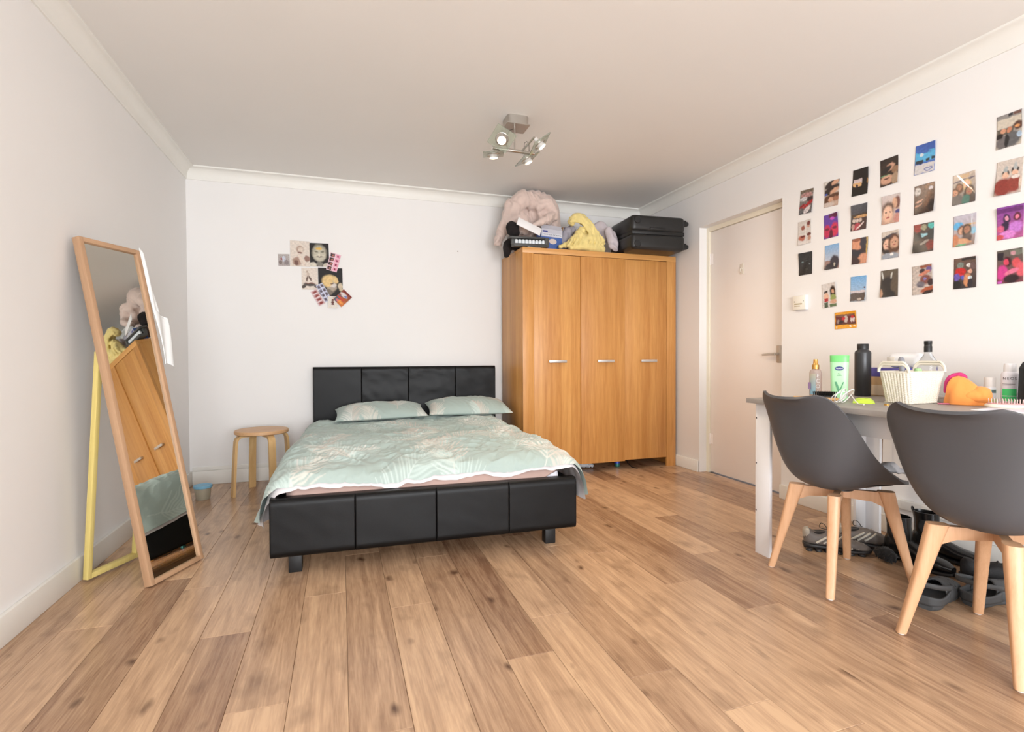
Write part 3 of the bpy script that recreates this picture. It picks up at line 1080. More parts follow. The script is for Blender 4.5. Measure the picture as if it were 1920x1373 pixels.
def cr(pts, n):
    """catmull-rom through tuples, n samples"""
    pts = [np.array(p, float) for p in pts]
    m_ = len(pts) - 1
    out = []
    for i in range(n):
        u = i / (n - 1) * m_
        k_ = min(int(u), m_ - 1)
        f = u - k_
        p0, p1, p2, p3 = pts[max(k_ - 1, 0)], pts[k_], pts[k_ + 1], pts[min(k_ + 2, m_)]
        out.append(0.5 * ((2 * p1) + (-p0 + p2) * f + (2 * p0 - 5 * p1 + 4 * p2 - p3) * f * f + (-p0 + 3 * p1 - 3 * p2 + p3) * f ** 3))
    return np.array(out)


def make_chair(label, loc, rz):
    t_ = thing('shell_chair', label, 'chair', loc, rz, 'grey shell chairs at the desk')
    nt, ns = 46, 41
    # local x = forwards (to the desk); f, z of the middle line and f, z, half width of the edge
    mid = cr([(0.235, 0.418), (0.20, 0.432), (0.10, 0.425), (0.0, 0.405), (-0.10, 0.402), (-0.165, 0.430), (-0.200, 0.50), (-0.217, 0.60), (-0.238, 0.70), (-0.262, 0.765), (-0.296, 0.786)], nt)
    edg = cr([(0.190, 0.425, 0.10), (0.170, 0.442, 0.165), (0.095, 0.455, 0.215), (0.01, 0.50, 0.232), (-0.062, 0.555, 0.238), (-0.112, 0.615, 0.238), (-0.150, 0.672, 0.234), (-0.184, 0.720, 0.225), (-0.213, 0.762, 0.208), (-0.237, 0.792, 0.180), (-0.260, 0.806, 0.145)], nt)
    sgrid = np.linspace(-1, 1, ns)
    P_ = np.zeros((nt, ns, 3))
    for i in range(nt):
        for j_, s_ in enumerate(sgrid):
            a_ = abs(s_)
            bl = a_ ** 2.4
            wl = math.sin(a_ * PI / 2) if False else a_ ** 0.92
            P_[i, j_] = (mid[i, 0] + (edg[i, 0] - mid[i, 0]) * bl, math.copysign(edg[i, 2] * wl, s_), mid[i, 1] + (edg[i, 1] - mid[i, 1]) * bl)
    sh = link('seat_shell', grid_mesh('seat_shell', P_, flip=True), M_shell, t_)
    so_ = sh.modifiers.new('s', 'SOLIDIFY')
    so_.thickness = 0.011
    so_.offset = 0.0
    bv = sh.modifiers.new('b', 'BEVEL')
    bv.width = 0.004
    bv.segments = 3
    bv.limit_method = 'ANGLE'
    bv.angle_limit = R(50)
    sb_ = sh.modifiers.new('ss', 'SUBSURF')
    sb_.levels = sb_.render_levels = 1
    bake(sh)
    # cushion
    n1, n2 = 22, 22
    Q_ = np.zeros((n1, n2, 3))
    for i in range(n1):
        for j_ in range(n2):
            u, v = i / (n1 - 1) * 2 - 1, j_ / (n2 - 1) * 2 - 1
            uu, vv = u * math.sqrt(1 - v * v / 2), v * math.sqrt(1 - u * u / 2)
            hgt = 0.444 + 0.022 * (1 - (uu * uu + vv * vv)) + 0.014 * vv * vv
            Q_[i, j_] = (0.045 + uu * 0.155, vv * 0.178, hgt)
    cs = link('seat_cushion', grid_mesh('seat_cushion', Q_), M_cush, t_)
    so_ = cs.modifiers.new('s', 'SOLIDIFY')
    so_.thickness = 0.022
    so_.offset = -1
    # legs and the crossed beams under the seat
    feet = [(0.205, 0.165), (0.205, -0.165), (-0.205, 0.165), (-0.205, -0.165)]
    for fx, fy in feet:
        tx, ty = fx * 0.62, fy * 0.62
        mb_ = MB()
        rs_ = []
        dirv = Vector((fx, fy, 0)).normalized()
        per = Vector((-dirv.y, dirv.x, 0))
        for q_ in np.linspace(0, 1, 7):
            hw = 0.0155 + 0.008 * q_
            hd_ = 0.0145 + 0.0165 * q_ ** 1.4
            p = Vector((fx + (tx - fx) * q_, fy + (ty - fy) * q_, 0.004 + 0.388 * q_))
            ring = []
            for k_ in range(16):
                a = 2 * PI * k_ / 16
                ca, sa = math.cos(a), math.sin(a)
                ex_ = 0.62
                ring.append(p + dirv * math.copysign(abs(ca) ** ex_, ca) * hd_ + per * math.copysign(abs(sa) ** ex_, sa) * hw)
            rs_.append(ring)
        mb_.rings(rs_)
        lg_ = mb_.done('leg', M_beech, t_, auto=60)
        MB().lathe([(0, 0), (0.011, 0), (0.011, 0.004), (0, 0.004)], 16, fx, fy, 0).done('glide', mat('white_glide', c(232, 230, 228), 0.4), lg_)
    for sgn in (1, -1):
        a = Vector((0.128, 0.103 * sgn, 0))
        L_ = a.length
        an = math.atan2(a.y, a.x)
        mb_ = MB()
        ol = [(-L_, 0.388), (-L_, 0.322), (-L_ + 0.05, 0.345), (-0.02, 0.352), (0.02, 0.352), (L_ - 0.05, 0.345), (L_, 0.322), (L_, 0.388)]
        mb_.rings([[(x, -0.013, z) for x, z in ol], [(x, 0.013, z) for x, z in ol]])
        mb_.done('cross_beam', M_beech, t_, None, (0, 0, an), auto=30)
    MB().lathe([(0, 0.385), (0.05, 0.385), (0.05, 0.402), (0, 0.402)], 24, 0, 0, 0).done('mount_plate', M_blackplastic, t_)
    return t_


make_chair('grey shell chair with beech legs and white socks left on its seat', (2.045, 1.680, 0), R(-6))
make_chair('grey shell chair with beech legs in front of the orange cap, its seat empty', (2.038, 1.108, 0), R(1))

# ------------------------------------------------------------------ cloth heaps: fold tubes fused and smoothed
def heap(name, label, cat, m, tubes, blobs=(), voxel=0.009, smooth=6, group=None, noise_amp=0.006, noise_f=14, parent=None):
    mb_ = MB()
    for pts, rad in tubes:
        q_ = cr(pts, max(8, len(pts) * 6))
        rr = np.interp(np.linspace(0, 1, len(q_)), np.linspace(0, 1, len(rad)), rad) if isinstance(rad, (list, tuple)) else [rad] * len(q_)
        mb_.tube([tuple(p) for p in q_], list(rr), 12)
    for (x, y, z, rx, ry, rz_) in blobs:
        b2 = bmesh.new()
        bmesh.ops.create_icosphere(b2, subdivisions=3, radius=1.0)
        mb_._merge(b2, Matrix.Translation((x, y, z)) @ Matrix.Diagonal((rx, ry, rz_, 1)))
    o = mb_.done(name, m, parent)
    rm = o.modifiers.new('r', 'REMESH')
    rm.mode = 'VOXEL'
    rm.voxel_size = voxel
    sm = o.modifiers.new('s', 'SMOOTH')
    sm.factor = 0.6
    sm.iterations = smooth
    bake(o)
    me = o.data
    for v in me.vertices:
        p = v.co
        q_ = p + Vector((mnoise.noise(p * 7), mnoise.noise(p * 7 + Vector((5, 1, 2))), mnoise.noise(p * 7 + Vector((1, 7, 3))))) * 0.06
        a = 0.9 - 2.6 * min(0.55, abs(mnoise.noise(Vector((q_.x * noise_f * 1.1, q_.y * noise_f * 0.5, q_.z * noise_f * 0.55 + q_.x * noise_f * 0.5)))) * 1.6) + 0.4 * mnoise.noise(p * noise_f * 2.3)
        v.co = p + v.normal * a * noise_amp
    me.polygons.foreach_set('use_smooth', [True] * len(me.polygons))
    me.update()
    if parent is None:
        tag(o, label, cat, group)
    return o


WT = 1.8355
M_fleece = mat('pinkish_fleece', c(214, 192, 182), 0.95, vary=(30, 0.05), bump=(160, 0.35), sheen=0.4)
heap('blanket', 'big bundled pale pink fleece blanket piled on the wardrobe', 'blanket', M_fleece, [
    ([(1.36, 4.20, 2.02), (1.38, 4.12, 2.20), (1.48, 4.10, 2.28), (1.60, 4.12, 2.22), (1.62, 4.10, 2.12)], [0.06, 0.085, 0.075, 0.06, 0.05]),
    ([(1.45, 4.22, 2.22), (1.56, 4.20, 2.30), (1.70, 4.20, 2.28), (1.76, 4.20, 2.16), (1.78, 4.20, 2.00)], [0.07, 0.085, 0.08, 0.07, 0.05]),
    ([(1.56, 4.08, 2.20), (1.64, 4.06, 2.24), (1.71, 4.07, 2.18), (1.66, 4.07, 2.115), (1.58, 4.08, 2.11)], [0.03, 0.05, 0.055, 0.045, 0.03]),
    ([(1.33, 4.17, 2.06), (1.40, 4.12, 2.12), (1.46, 4.11, 2.10), (1.48, 4.10, 2.04), (1.45, 4.11, 2.00)], [0.045, 0.05, 0.05, 0.04, 0.03]),
    ([(1.38, 4.14, 2.02), (1.43, 4.11, 2.04), (1.48, 4.09, 2.09)], [0.035, 0.042, 0.03]),
    ([(1.27, 4.22, 1.90), (1.28, 4.20, 1.98), (1.33, 4.18, 2.08)], [0.03, 0.035, 0.05]),
    ([(1.49, 3.975, 2.02), (1.56, 3.972, 2.062), (1.65, 4.00, 2.118), (1.73, 4.09, 2.165)], [0.016, 0.022, 0.030, 0.042]),
], [(1.55, 4.245, 2.145, 0.21, 0.12, 0.16), (1.58, 4.29, 1.95, 0.18, 0.10, 0.11)], 0.009, 4, noise_amp=0.013, noise_f=13)
M_blackcloth = mat('black_soft_cloth', c(26, 19, 19), 0.95, bump=(80, 0.3))
heap('black_hat', 'dark round woolly hat tucked beside the blanket on the wardrobe', 'hat', M_blackcloth, [], [(1.330, 4.012, 2.018, 0.056, 0.052, 0.045), (1.338, 4.012, 1.975, 0.05, 0.046, 0.04)], 0.008, 5)
heap('black_bag', 'black cloth bag drooping over the wardrobe edge', 'bag', M_blackcloth, [
    ([(1.40, 4.12, 1.905), (1.345, 4.11, 1.91), (1.318, 4.11, 1.86), (1.310, 4.12, 1.79)], [0.03, 0.045, 0.040, 0.014])], [(1.40, 4.12, 1.885, 0.05, 0.05, 0.04)], 0.008, 5)

# typewriter-like tray with round white caps
t = thing('storage_tray', 'dark grey tray holding a row of white round caps', 'tray', (1.300, 3.893, WT + 0.001), 0, None, (R(3), R(-2), R(3)))
M_dg = mat('dark_grey_plastic', c(72, 72, 70), 0.5)
bx('lower_shell', M_dg, t, 0.01, 0.30, 0.01, 0.080, 0.002, 0.028, 0.006)
bx('upper_rim', M_dg, t, -0.02, 0.285, 0.022, 0.088, 0.068, 0.084, 0.004)
bx('back_plate', M_dg, t, 0.01, 0.285, 0.055, 0.085, 0.026, 0.070, 0.002)
bx('end_block', M_dg, t, 0.280, 0.318, 0.01, 0.080, 0.002, 0.080, 0.008)
for i in range(9):
    MB().lathe([(0, 0), (0.0128, 0), (0.0142, 0.006), (0.0138, 0.024), (0.009, 0.032), (0, 0.033)], 16).done('white_cap', mat('white_cap_plastic', c(226, 232, 236), 0.35), t, (0.038 + i * 0.0295, 0.036, 0.028))
bx('paper_sheet', M_paper, t, 0.13, 0.245, 0.0, 0.07, 0.0005, 0.0025, 0, rot=(0, 0, R(6)))
# projector carton
t = thing('projector_box', 'open blue and white projector carton on the wardrobe', 'box', (1.577, 4.008, WT + 0.003), 0, None, (0, R(1.5), R(6)))
M_cblue = mat('carton_blue_print', c(70, 102, 170), 0.5)
M_cgrey = mat('carton_grey_print', c(196, 196, 206), 0.5)
M_card = mat('brown_card_inside', c(162, 126, 92), 0.8)
bw, bd, bh = 0.197, 0.09, 0.186
mb = MB()
mb.box(0, bw, 0, 0.003, 0, bh).box(0, bw, bd - 0.003, bd, 0, bh).box(0, 0.003, 0.003, bd - 0.003, 0, bh).box(bw - 0.003, bw, 0.003, bd - 0.003, 0, bh).box(0.003, bw - 0.003, 0.003, bd - 0.003, 0, 0.003)
mb.done('carton', M_cblue, t, smooth=False)
bx('printed_band', M_cgrey, t, 0.0, bw, -0.0008, 0.0001, bh - 0.062, bh, 0)
bx('printed_logo', mat('print_navy', c(62, 70, 140), 0.5), t, 0.012, 0.058, -0.0014, -0.0006, bh - 0.026, bh - 0.012, 0)
bx('title_strip', mat('print_pale', c(222, 224, 234), 0.5), t, 0.010, bw - 0.004, -0.0014, -0.0006, bh - 0.056, bh - 0.034, 0)
text('HOME MOVIE PROJECTOR', 0.0145, mat('print_black', c(30, 30, 36), 0.5), t, (0.103, -0.0018, bh - 0.045), (PI / 2, 0, 0))
MB().lathe([(0, 0), (0.026, 0), (0.030, 0.001), (0, 0.0014)], 24, sx=1.2, sy=0.75, mtx=Matrix.Translation((0.108, -0.0012, 0.088)) @ Matrix.Rotation(PI / 2, 4, 'X')).done('printed_picture', mat('print_peach', c(214, 200, 192), 0.5), t)
bx('flap', M_cgrey, t, 0.0, bw, -0.002, 0.0, 0, 0.05, 0, loc=(0, 0, bh), rot=(R(-35), 0, 0))
bx('flap', M_card, t, 0, 0.002, 0, bd, 0, 0.04, 0, loc=(bw - 0.002, 0, bh), rot=(0, R(20), 0))
bx('flap', M_card, t, 0, bw, 0, 0.002, 0, 0.030, 0, loc=(0, bd - 0.002, bh), rot=(R(-10), 0, 0))
# loose card on the tray
cd = bx('folded_card', M_paper, None, 0, 0.21, 0, 0.072, 0, 0.004, 0.001, loc=(1.330, 3.912, WT + 0.178), rot=(R(70), R(22), R(-2)))
tag(cd, 'white folded leaflet leaning against the projector carton', 'leaflet')
# yellow and lilac cloths
M_yc = mat('yellow_patterned_cloth', c(232, 212, 140), 0.9, vary=(26, 0.10), bump=(60, 0.35), sheen=0.2)
heap('yellow_cloth', 'crumpled yellow patterned cloth on the wardrobe', 'cloth', M_yc, [
    ([(1.835, 4.00, 2.07), (1.865, 3.99, 2.12), (1.93, 3.99, 2.13), (2.00, 3.98, 2.06), (2.07, 3.97, 1.97), (2.12, 3.97, 1.90)], [0.028, 0.036, 0.040, 0.038, 0.040, 0.034]),
    ([(1.72, 3.97, 1.872), (1.80, 3.97, 1.90), (1.88, 3.98, 1.96), (1.95, 3.99, 2.04)], [0.014, 0.024, 0.036, 0.04]),
    ([(1.80, 3.95, 1.868), (1.88, 3.95, 1.875), (1.96, 3.95, 1.88), (2.06, 3.95, 1.875), (2.13, 3.96, 1.872)], [0.018, 0.026, 0.034, 0.034, 0.026]),
    ([(1.92, 3.96, 1.91), (1.98, 3.955, 1.95), (2.06, 3.96, 1.95), (2.12, 3.97, 1.93)], [0.035, 0.04, 0.045, 0.035]),
    ([(1.86, 3.97, 1.90), (1.90, 3.965, 1.93), (1.92, 3.97, 2.00)], [0.03, 0.03, 0.03])]
    + [([(1.78 + 0.05 * i, 3.935, 1.866), (1.80 + 0.05 * i, 3.928 - 0.004 * (i % 2), 1.90 + 0.004 * i), (1.83 + 0.047 * i, 3.937, 1.94 + 0.006 * (i % 3)), (1.87 + 0.04 * i, 3.955, 1.985)], [0.010, 0.013, 0.013, 0.008]) for i in range(6)]
    + [([(1.83 + 0.012 * i, 3.965, 2.10 + 0.012 * i), (1.93 + 0.016 * i, 3.945, 2.09 + 0.012 * i), (2.01 + 0.018 * i, 3.935, 2.00 + 0.012 * i), (2.08 + 0.02 * i, 3.93, 1.91 + 0.012 * i)], [0.008, 0.011, 0.012, 0.009]) for i in range(-1, 3)], [(1.98, 4.01, 1.93, 0.11, 0.06, 0.085)] , 0.006, 3, noise_amp=0.005, noise_f=20)
M_lc = mat('pale_lilac_cotton', c(204, 194, 198), 0.9, vary=(10, 0.04), bump=(50, 0.3))
heap('lilac_cloth', 'crumpled pale lilac sheet beside the suitcase', 'cloth', M_lc, [
    ([(2.07, 4.12, 2.10), (2.12, 4.11, 2.07), (2.165, 4.09, 2.10), (2.195, 4.07, 2.06), (2.205, 4.05, 1.96)], [0.033, 0.038, 0.045, 0.038, 0.033]),
    ([(2.185, 4.00, 2.06), (2.198, 3.965, 1.98), (2.205, 3.94, 1.885)], [0.034, 0.032, 0.028]),
    ([(2.222, 3.985, 2.03), (2.228, 3.95, 1.94), (2.222, 3.92, 1.868)], [0.026, 0.026, 0.024])], [(2.150, 4.13, 1.95, 0.085, 0.065, 0.11)], 0.008, 5, noise_amp=0.008, noise_f=16)
heap('grey_cloth', 'grey lilac folded garment between the carton and the yellow cloth', 'clothing', mat('grey_lilac_cotton', c(168, 164, 174), 0.9, bump=(50, 0.3)), [
    ([(1.80, 4.10, 1.88), (1.82, 4.09, 1.98), (1.86, 4.09, 2.04), (1.92, 4.10, 2.05)], [0.035, 0.04, 0.04, 0.035])], [(1.86, 4.12, 1.94, 0.075, 0.06, 0.10)], 0.008, 5, noise_amp=0.008, noise_f=18)

# suitcase lying flat, wheels towards the right wall, overhanging the wardrobe front
t = thing('suitcase', 'black hard shell suitcase lying flat on the wardrobe', 'suitcase', (2.246, 3.70, WT), R(-4))
M_case = mat('black_suitcase_shell', c(30, 30, 30), 0.38, bump=(200, 0.08, 0.001))
SL, SD, SHH = 0.490, 0.42, 0.283
MB().box(0, SL, 0, SD, 0, SHH * 0.5 - 0.006, 0.035, 5).done('lower_half', M_case, t)
MB().box(0, SL, 0, SD, SHH * 0.5 + 0.006, SHH, 0.035, 5).done('upper_half', M_case, t)
MB().box(0.006, SL - 0.006, 0.006, SD - 0.006, SHH * 0.5 - 0.016, SHH * 0.5 + 0.016, 0.006, 2).done('zip_band', M_blackplastic, t)
for zz in (0.045, SHH - 0.045):
    for yy in (0.045, SD - 0.045):
        wh = MB()
        wh.box(SL - 0.012, SL + 0.020, yy - 0.026, yy + 0.026, zz - 0.026, zz + 0.026, 0.008, 3)
        wo = wh.done('wheel_housing', M_blackplastic, t)
        MB().lathe([(0, -0.011), (0.017, -0.011), (0.020, -0.007), (0.020, 0.007), (0.017, 0.011), (0, 0.011)], 20, mtx=Matrix.Translation((SL + 0.032, yy, zz)) @ Matrix.Rotation(PI / 2, 4, 'X')).done('wheel', mat('wheel_rubber', c(24, 24, 25), 0.6), wo)
    # bumpers at the far end
    for yy in (0.018,):
        MB().lathe([(0, -0.004), (0.026, -0.004), (0.030, 0.0), (0.026, 0.004), (0, 0.004)], 20, mtx=Matrix.Translation((0.05, -0.001, zz)) @ Matrix.Rotation(PI / 2, 4, 'X')).done('corner_bumper', M_blackplastic, t)
bx('carry_handle', M_blackplastic, t, 0.16, 0.30, -0.012, -0.002, SHH * 0.5 + 0.02, SHH * 0.5 + 0.04, 0.004)

# ------------------------------------------------------------------ under the wardrobe
t = thing('small_can', 'small colourful can under the wardrobe doors', 'can', (2.285, 4.01, 0))
MB().lathe([(0, 0), (0.020, 0), (0.024, 0.004), (0.024, 0.076), (0.019, 0.080), (0, 0.080)], 20).done('can_body', mat('can_teal', c(60, 130, 120), 0.35, 0.4), t)
MB().lathe([(0.0243, 0.03), (0.0246, 0.03), (0.0246, 0.06), (0.0243, 0.06)], 20, cap=False).done('can_band', mat('can_blue', c(70, 90, 190), 0.35, 0.4), t)
heap('plastic_bag', 'crumpled white bag poking out under the wardrobe', 'bag', mat('white_crinkled_plastic', c(206, 208, 212), 0.5), [([(1.93, 4.06, 0.025), (2.0, 4.04, 0.03), (2.06, 4.03, 0.018)], [0.02, 0.025, 0.012])], [], 0.006, 3, noise_amp=0.006, noise_f=30)
mb = MB()
mb.tube([(2.37, 4.02, 0.086), (2.372, 3.98, 0.03), (2.38, 3.92, 0.006), (2.405, 3.875, 0.005)], 0.004, 6)
tag(mb.done('strap_end', M_blackplastic), 'dark strap end trailing from under the wardrobe', 'strap')

# ------------------------------------------------------------------ printed photos: picture painted as soft shapes on the paper
def paint(ops, nu=40, nv=60):
    """returns nu x nv x 3 linear colours; u to the right, v downwards, both 0..1"""
    u = np.linspace(0, 1, nu)
    v = np.linspace(0, 1, nv)
    U_, V_ = np.meshgrid(u, v, indexing='ij')
    img = np.zeros((nu, nv, 3))
    sd = len(ops) * 7 + int(ops[1][1] * 100) if len(ops) > 1 else 1
    wu, wv_ = nfield(U_, V_ * 1.5, sd, 14, 2.0, 7.0), nfield(U_, V_ * 1.5, sd + 50, 14, 2.0, 7.0)
    U0, V0 = U_, V_
    U_, V_ = U_ + 0.022 * wu, V_ + 0.016 * wv_

    def C_(q_):
        return np.array(c(*q_)[:3])
    for op in ops:
        k_ = op[0]
        if k_ == 'g':
            a, b_ = C_(op[1]), C_(op[2])
            img = a + (b_ - a) * V_[..., None]
        elif k_ == 'r':
            _, x0, y0, x1, y1, col = op
            m_ = np.clip((U_ - x0) * 40, 0, 1) * np.clip((x1 - U_) * 40, 0, 1) * np.clip((V_ - y0) * 50, 0, 1) * np.clip((y1 - V_) * 50, 0, 1)
            img = img + (C_(col) - img) * m_[..., None]
        elif k_ == 'e':
            _, cx, cy, rx, ry, col = op[:6]
            an = R(op[6]) if len(op) > 6 else 0
            dx_, dy_ = (U_ - cx), (V_ - cy) * 1.5
            xx = dx_ * math.cos(an) + dy_ * math.sin(an)
            yy = -dx_ * math.sin(an) + dy_ * math.cos(an)
            d = np.hypot(xx / rx, yy / (ry * 1.5))
            m_ = np.clip((1.22 - d) * 2.8, 0, 1)
            img = img + (C_(col) - img) * m_[..., None]
        elif k_ == 'n':                       # mottled detail
            _, amt, f, seed = op
            n_ = nfield(U_, V_ * 1.5, seed, 16, f, f * 4)
            img = np.clip(img * (1 + amt * n_[..., None]), 0.002, 1)
    img = np.clip(img * (1 + 0.10 * nfield(U0, V0 * 1.5, sd + 9, 18, 4.0, 14.0)[..., None]), 0.002, 1)
    return img


def face(cx, cy, r_, skin=(206, 160, 132), hair=(52, 36, 30), long=True, tilt=0):
    o = [('e', cx, cy - r_ * 0.12, r_ * 1.25, r_ * 0.98, hair)]
    if long:
        o.append(('e', cx, cy + r_ * 0.55, r_ * 1.35, r_ * 1.0, hair))
    o += [('e', cx, cy + r_ * 0.06, r_ * 0.88, r_ * 0.78, skin), ('e', cx - r_ * .34, cy - r_ * .02, r_ * .14, r_ * .06, (70, 46, 40)), ('e', cx + r_ * .34, cy - r_ * .02, r_ * .14, r_ * .06, (70, 46, 40)),
          ('e', cx, cy + r_ * .38, r_ * .30, r_ * .08, (170, 84, 80))]
    return o


M_photo = vcol('glossy_photo_print', 0.28, None, coat=0.3)
M_poster = vcol('matt_poster_print', 0.7)


def print_sheet(name, label, cat, corners, img, wall, group, curl=0.004, m=None, seed=0, off=0.0012):
    """corners TL TR BR BL in wall coordinates (horizontal, z); a rectangle is fitted so that it stays a real sheet"""
    P4 = np.array(corners)
    ctr = P4.mean(0)
    ex = ((P4[1] - P4[0]) + (P4[2] - P4[3])) / 2
    ey = ((P4[3] - P4[0]) + (P4[2] - P4[1])) / 2
    wd, ht = np.hypot(*ex), np.hypot(*ey)
    ex = ex / wd
    ey2 = np.array([-ex[1], ex[0]])
    ey2 = ey2 if ey2.dot(ey) > 0 else -ey2
    nu, nv = img.shape[:2]
    rg = np.random.RandomState(seed + 1)
    u = np.linspace(-.5, .5, nu)
    v = np.linspace(-.5, .5, nv)
    U_, V_ = np.meshgrid(u, v, indexing='ij')
    sx_, sy_ = rg.choice([-1, 1]), rg.choice([-1, 1])
    cl_ = off + curl * np.clip((U_ * sx_ + V_ * sy_) * 1.1, 0, 1) ** 2 * 2.2 + curl * 0.4 * (2 * V_) ** 2
    H_ = ex[0] * U_ * wd + ey2[0] * V_ * ht
    Z_ = ex[1] * U_ * wd + ey2[1] * V_ * ht
    if wall == 'right':
        P_ = np.stack([-cl_, H_, Z_], -1)
        loc = (XR - 0.0002, ctr[0], ctr[1])
    else:
        P_ = np.stack([H_, -cl_, Z_], -1)
        loc = (ctr[0], YB - 0.0002, ctr[1])
    me = grid_mesh(name, P_, img)
    o = link(name, me, m or M_photo, None, loc)
    so_ = o.modifiers.new('s', 'SOLIDIFY')
    so_.thickness = 0.0004
    so_.offset = 0
    return tag(o, label, cat, group)


SK, SK2, SKD, HR, HB = (206, 160, 132), (226, 182, 156), (160, 110, 84), (46, 32, 28), (94, 60, 40)
PH = []


def ph(k_, corners, ops, label):
    PH.append((k_, corners, ops, label))


ph('a1', [(2.616, 2.021), (2.515, 2.012), (2.51, 1.863), (2.605, 1.87)], [('g', (150, 140, 130), (90, 90, 94)), ('r', 0, 0, 1, .14, (112, 98, 82)), ('e', .5, .22, .4, .1, (176, 132, 128)), ('e', .3, .38, .3, .08, (206, 204, 206)), ('e', .8, .42, .28, .1, (60, 44, 44)), ('e', .7, .6, .5, .07, (172, 44, 46), -28), ('e', .15, .68, .3, .05, (150, 36, 40), -28), ('e', .6, .85, .3, .1, (216, 206, 206), -40), ('n', .35, 4, 1)], 'crowded group photo with a red band, top of the column by the door')
ph('b1', [(2.622, 1.822), (2.529, 1.826), (2.522, 1.674), (2.618, 1.675)], [('g', (206, 198, 190), (214, 206, 200)), ('e', .38, .30, .14, .09, (150, 84, 66)), ('e', .82, .16, .14, .1, (112, 44, 36)), ('e', .8, .28, .1, .05, (196, 148, 126)), ('e', .3, .72, .24, .12, (176, 104, 84)), ('e', .36, .66, .16, .05, (104, 36, 30)), ('e', .84, .62, .16, .06, (100, 40, 32)), ('e', .86, .78, .12, .1, (188, 140, 118)), ('r', .55, 0, .6, 1, (232, 228, 224)), ('r', 0, .48, 1, .52, (196, 190, 184))], 'pale four-part contact strip photo on the wall by the door')
ph('c1', [(2.611, 1.621), (2.514, 1.619), (2.517, 1.478), (2.617, 1.478)], [('g', (34, 34, 34), (40, 38, 36)), ('e', .28, .42, .08, .03, (110, 130, 130)), ('e', .55, .38, .1, .02, (70, 84, 84)), ('e', .8, .55, .06, .03, (120, 130, 130)), ('e', .6, .75, .1, .05, (60, 60, 54)), ('n', .5, 5, 3)], 'almost black night photo above the wall switch')
ph('a2', [(2.433, 2.018), (2.335, 2.011), (2.332, 1.859), (2.423, 1.866)], [('g', (214, 208, 200), (190, 160, 140))] + [('e', .5, .12, .55, .12, HR, -20), ('e', .7, .09, .26, .09, SK, -25), ('e', .45, .36, .6, .14, HR, -20), ('e', .66, .40, .30, .09, SK, -25), ('e', .08, .5, .12, .04, (60, 84, 170)), ('e', .45, .66, .6, .13, HB, -15), ('e', .45, .72, .2, .08, SK), ('e', .8, .72, .2, .1, SKD), ('e', .3, .92, .4, .08, (206, 190, 180))], 'sideways photo of three faces, top of the second column from the door')
ph('b2', [(2.435, 1.817), (2.339, 1.818), (2.335, 1.675), (2.429, 1.673)], [('g', (104, 62, 160), (96, 50, 150)), ('e', .7, .1, .34, .1, (96, 26, 60)), ('e', .6, .2, .14, .06, (200, 80, 190)), ('e', .22, .7, .24, .26, (196, 44, 84)), ('e', .75, .68, .26, .28, (206, 52, 84)), ('e', .5, .85, .12, .2, (90, 20, 44)), ('e', .2, .62, .16, .05, (120, 24, 56)), ('e', .75, .6, .16, .05, (120, 24, 56))], 'magenta and purple lit photo of two people')
ph('c2', [(2.428, 1.631), (2.331, 1.631), (2.329, 1.485), (2.421, 1.484)], [('g', (126, 172, 216), (206, 196, 190)), ('r', 0, .62, 1, 1, (150, 118, 108)), ('e', .68, .72, .30, .26, (56, 48, 56)), ('e', .45, .95, .4, .2, (44, 36, 42)), ('e', .68, .82, .06, .08, (190, 180, 160))], 'photo of a dark silhouette against blue sky')
ph('d2', [(2.447, 1.399), (2.35, 1.403), (2.341, 1.258), (2.436, 1.251)], [('g', (218, 212, 208), (214, 208, 204)), ('e', .26, .36, .11, .08, HR), ('e', .28, .55, .18, .16, SK2), ('r', .12, .6, .42, .76, (176, 44, 44)), ('r', .12, .76, .4, 1, (70, 84, 60)), ('e', .76, .36, .2, .22, HR), ('e', .76, .36, .1, .08, SK), ('e', .76, .62, .2, .14, (150, 160, 90)), ('e', .76, .78, .24, .08, SK), ('r', .5, .86, 1, 1, (90, 110, 70))], 'photo of two standing women on a pale background, one in red and one in green')
ph('a3', [(2.252, 2.028), (2.152, 2.02), (2.153, 1.873), (2.244, 1.879)], [('g', (26, 20, 18), (22, 17, 15)), ('r', .05, .36, .62, .58, (206, 190, 190)), ('r', .05, .5, .6, .66, (220, 176, 124)), ('e', .3, .62, .08, .05, (70, 50, 60)), ('r', .05, .68, .7, 1, (22, 17, 15)), ('e', .95, .5, .05, .1, (150, 110, 60))], 'black photo with a small sunset seen through a window')
ph('b3', [(2.253, 1.827), (2.158, 1.822), (2.162, 1.677), (2.255, 1.681)], [('g', (72, 72, 80), (60, 58, 62)), ('r', 0, .36, 1, .5, (70, 52, 38)), ('e', .7, .48, .5, .05, (196, 150, 100)), ('r', 0, .54, 1, 1, (72, 48, 44)), ('e', .2, .62, .1, .07, (206, 190, 180)), ('e', .4, .62, .1, .07, (206, 190, 180)), ('e', .6, .62, .1, .07, (200, 180, 170)), ('e', .4, .85, .2, .14, (176, 70, 80)), ('e', .15, .88, .08, .14, (190, 150, 140)), ('e', .6, .84, .3, .03, (226, 206, 200), -40), ('n', .2, 5, 9)], 'photo of a row of people under a dark grey ceiling')
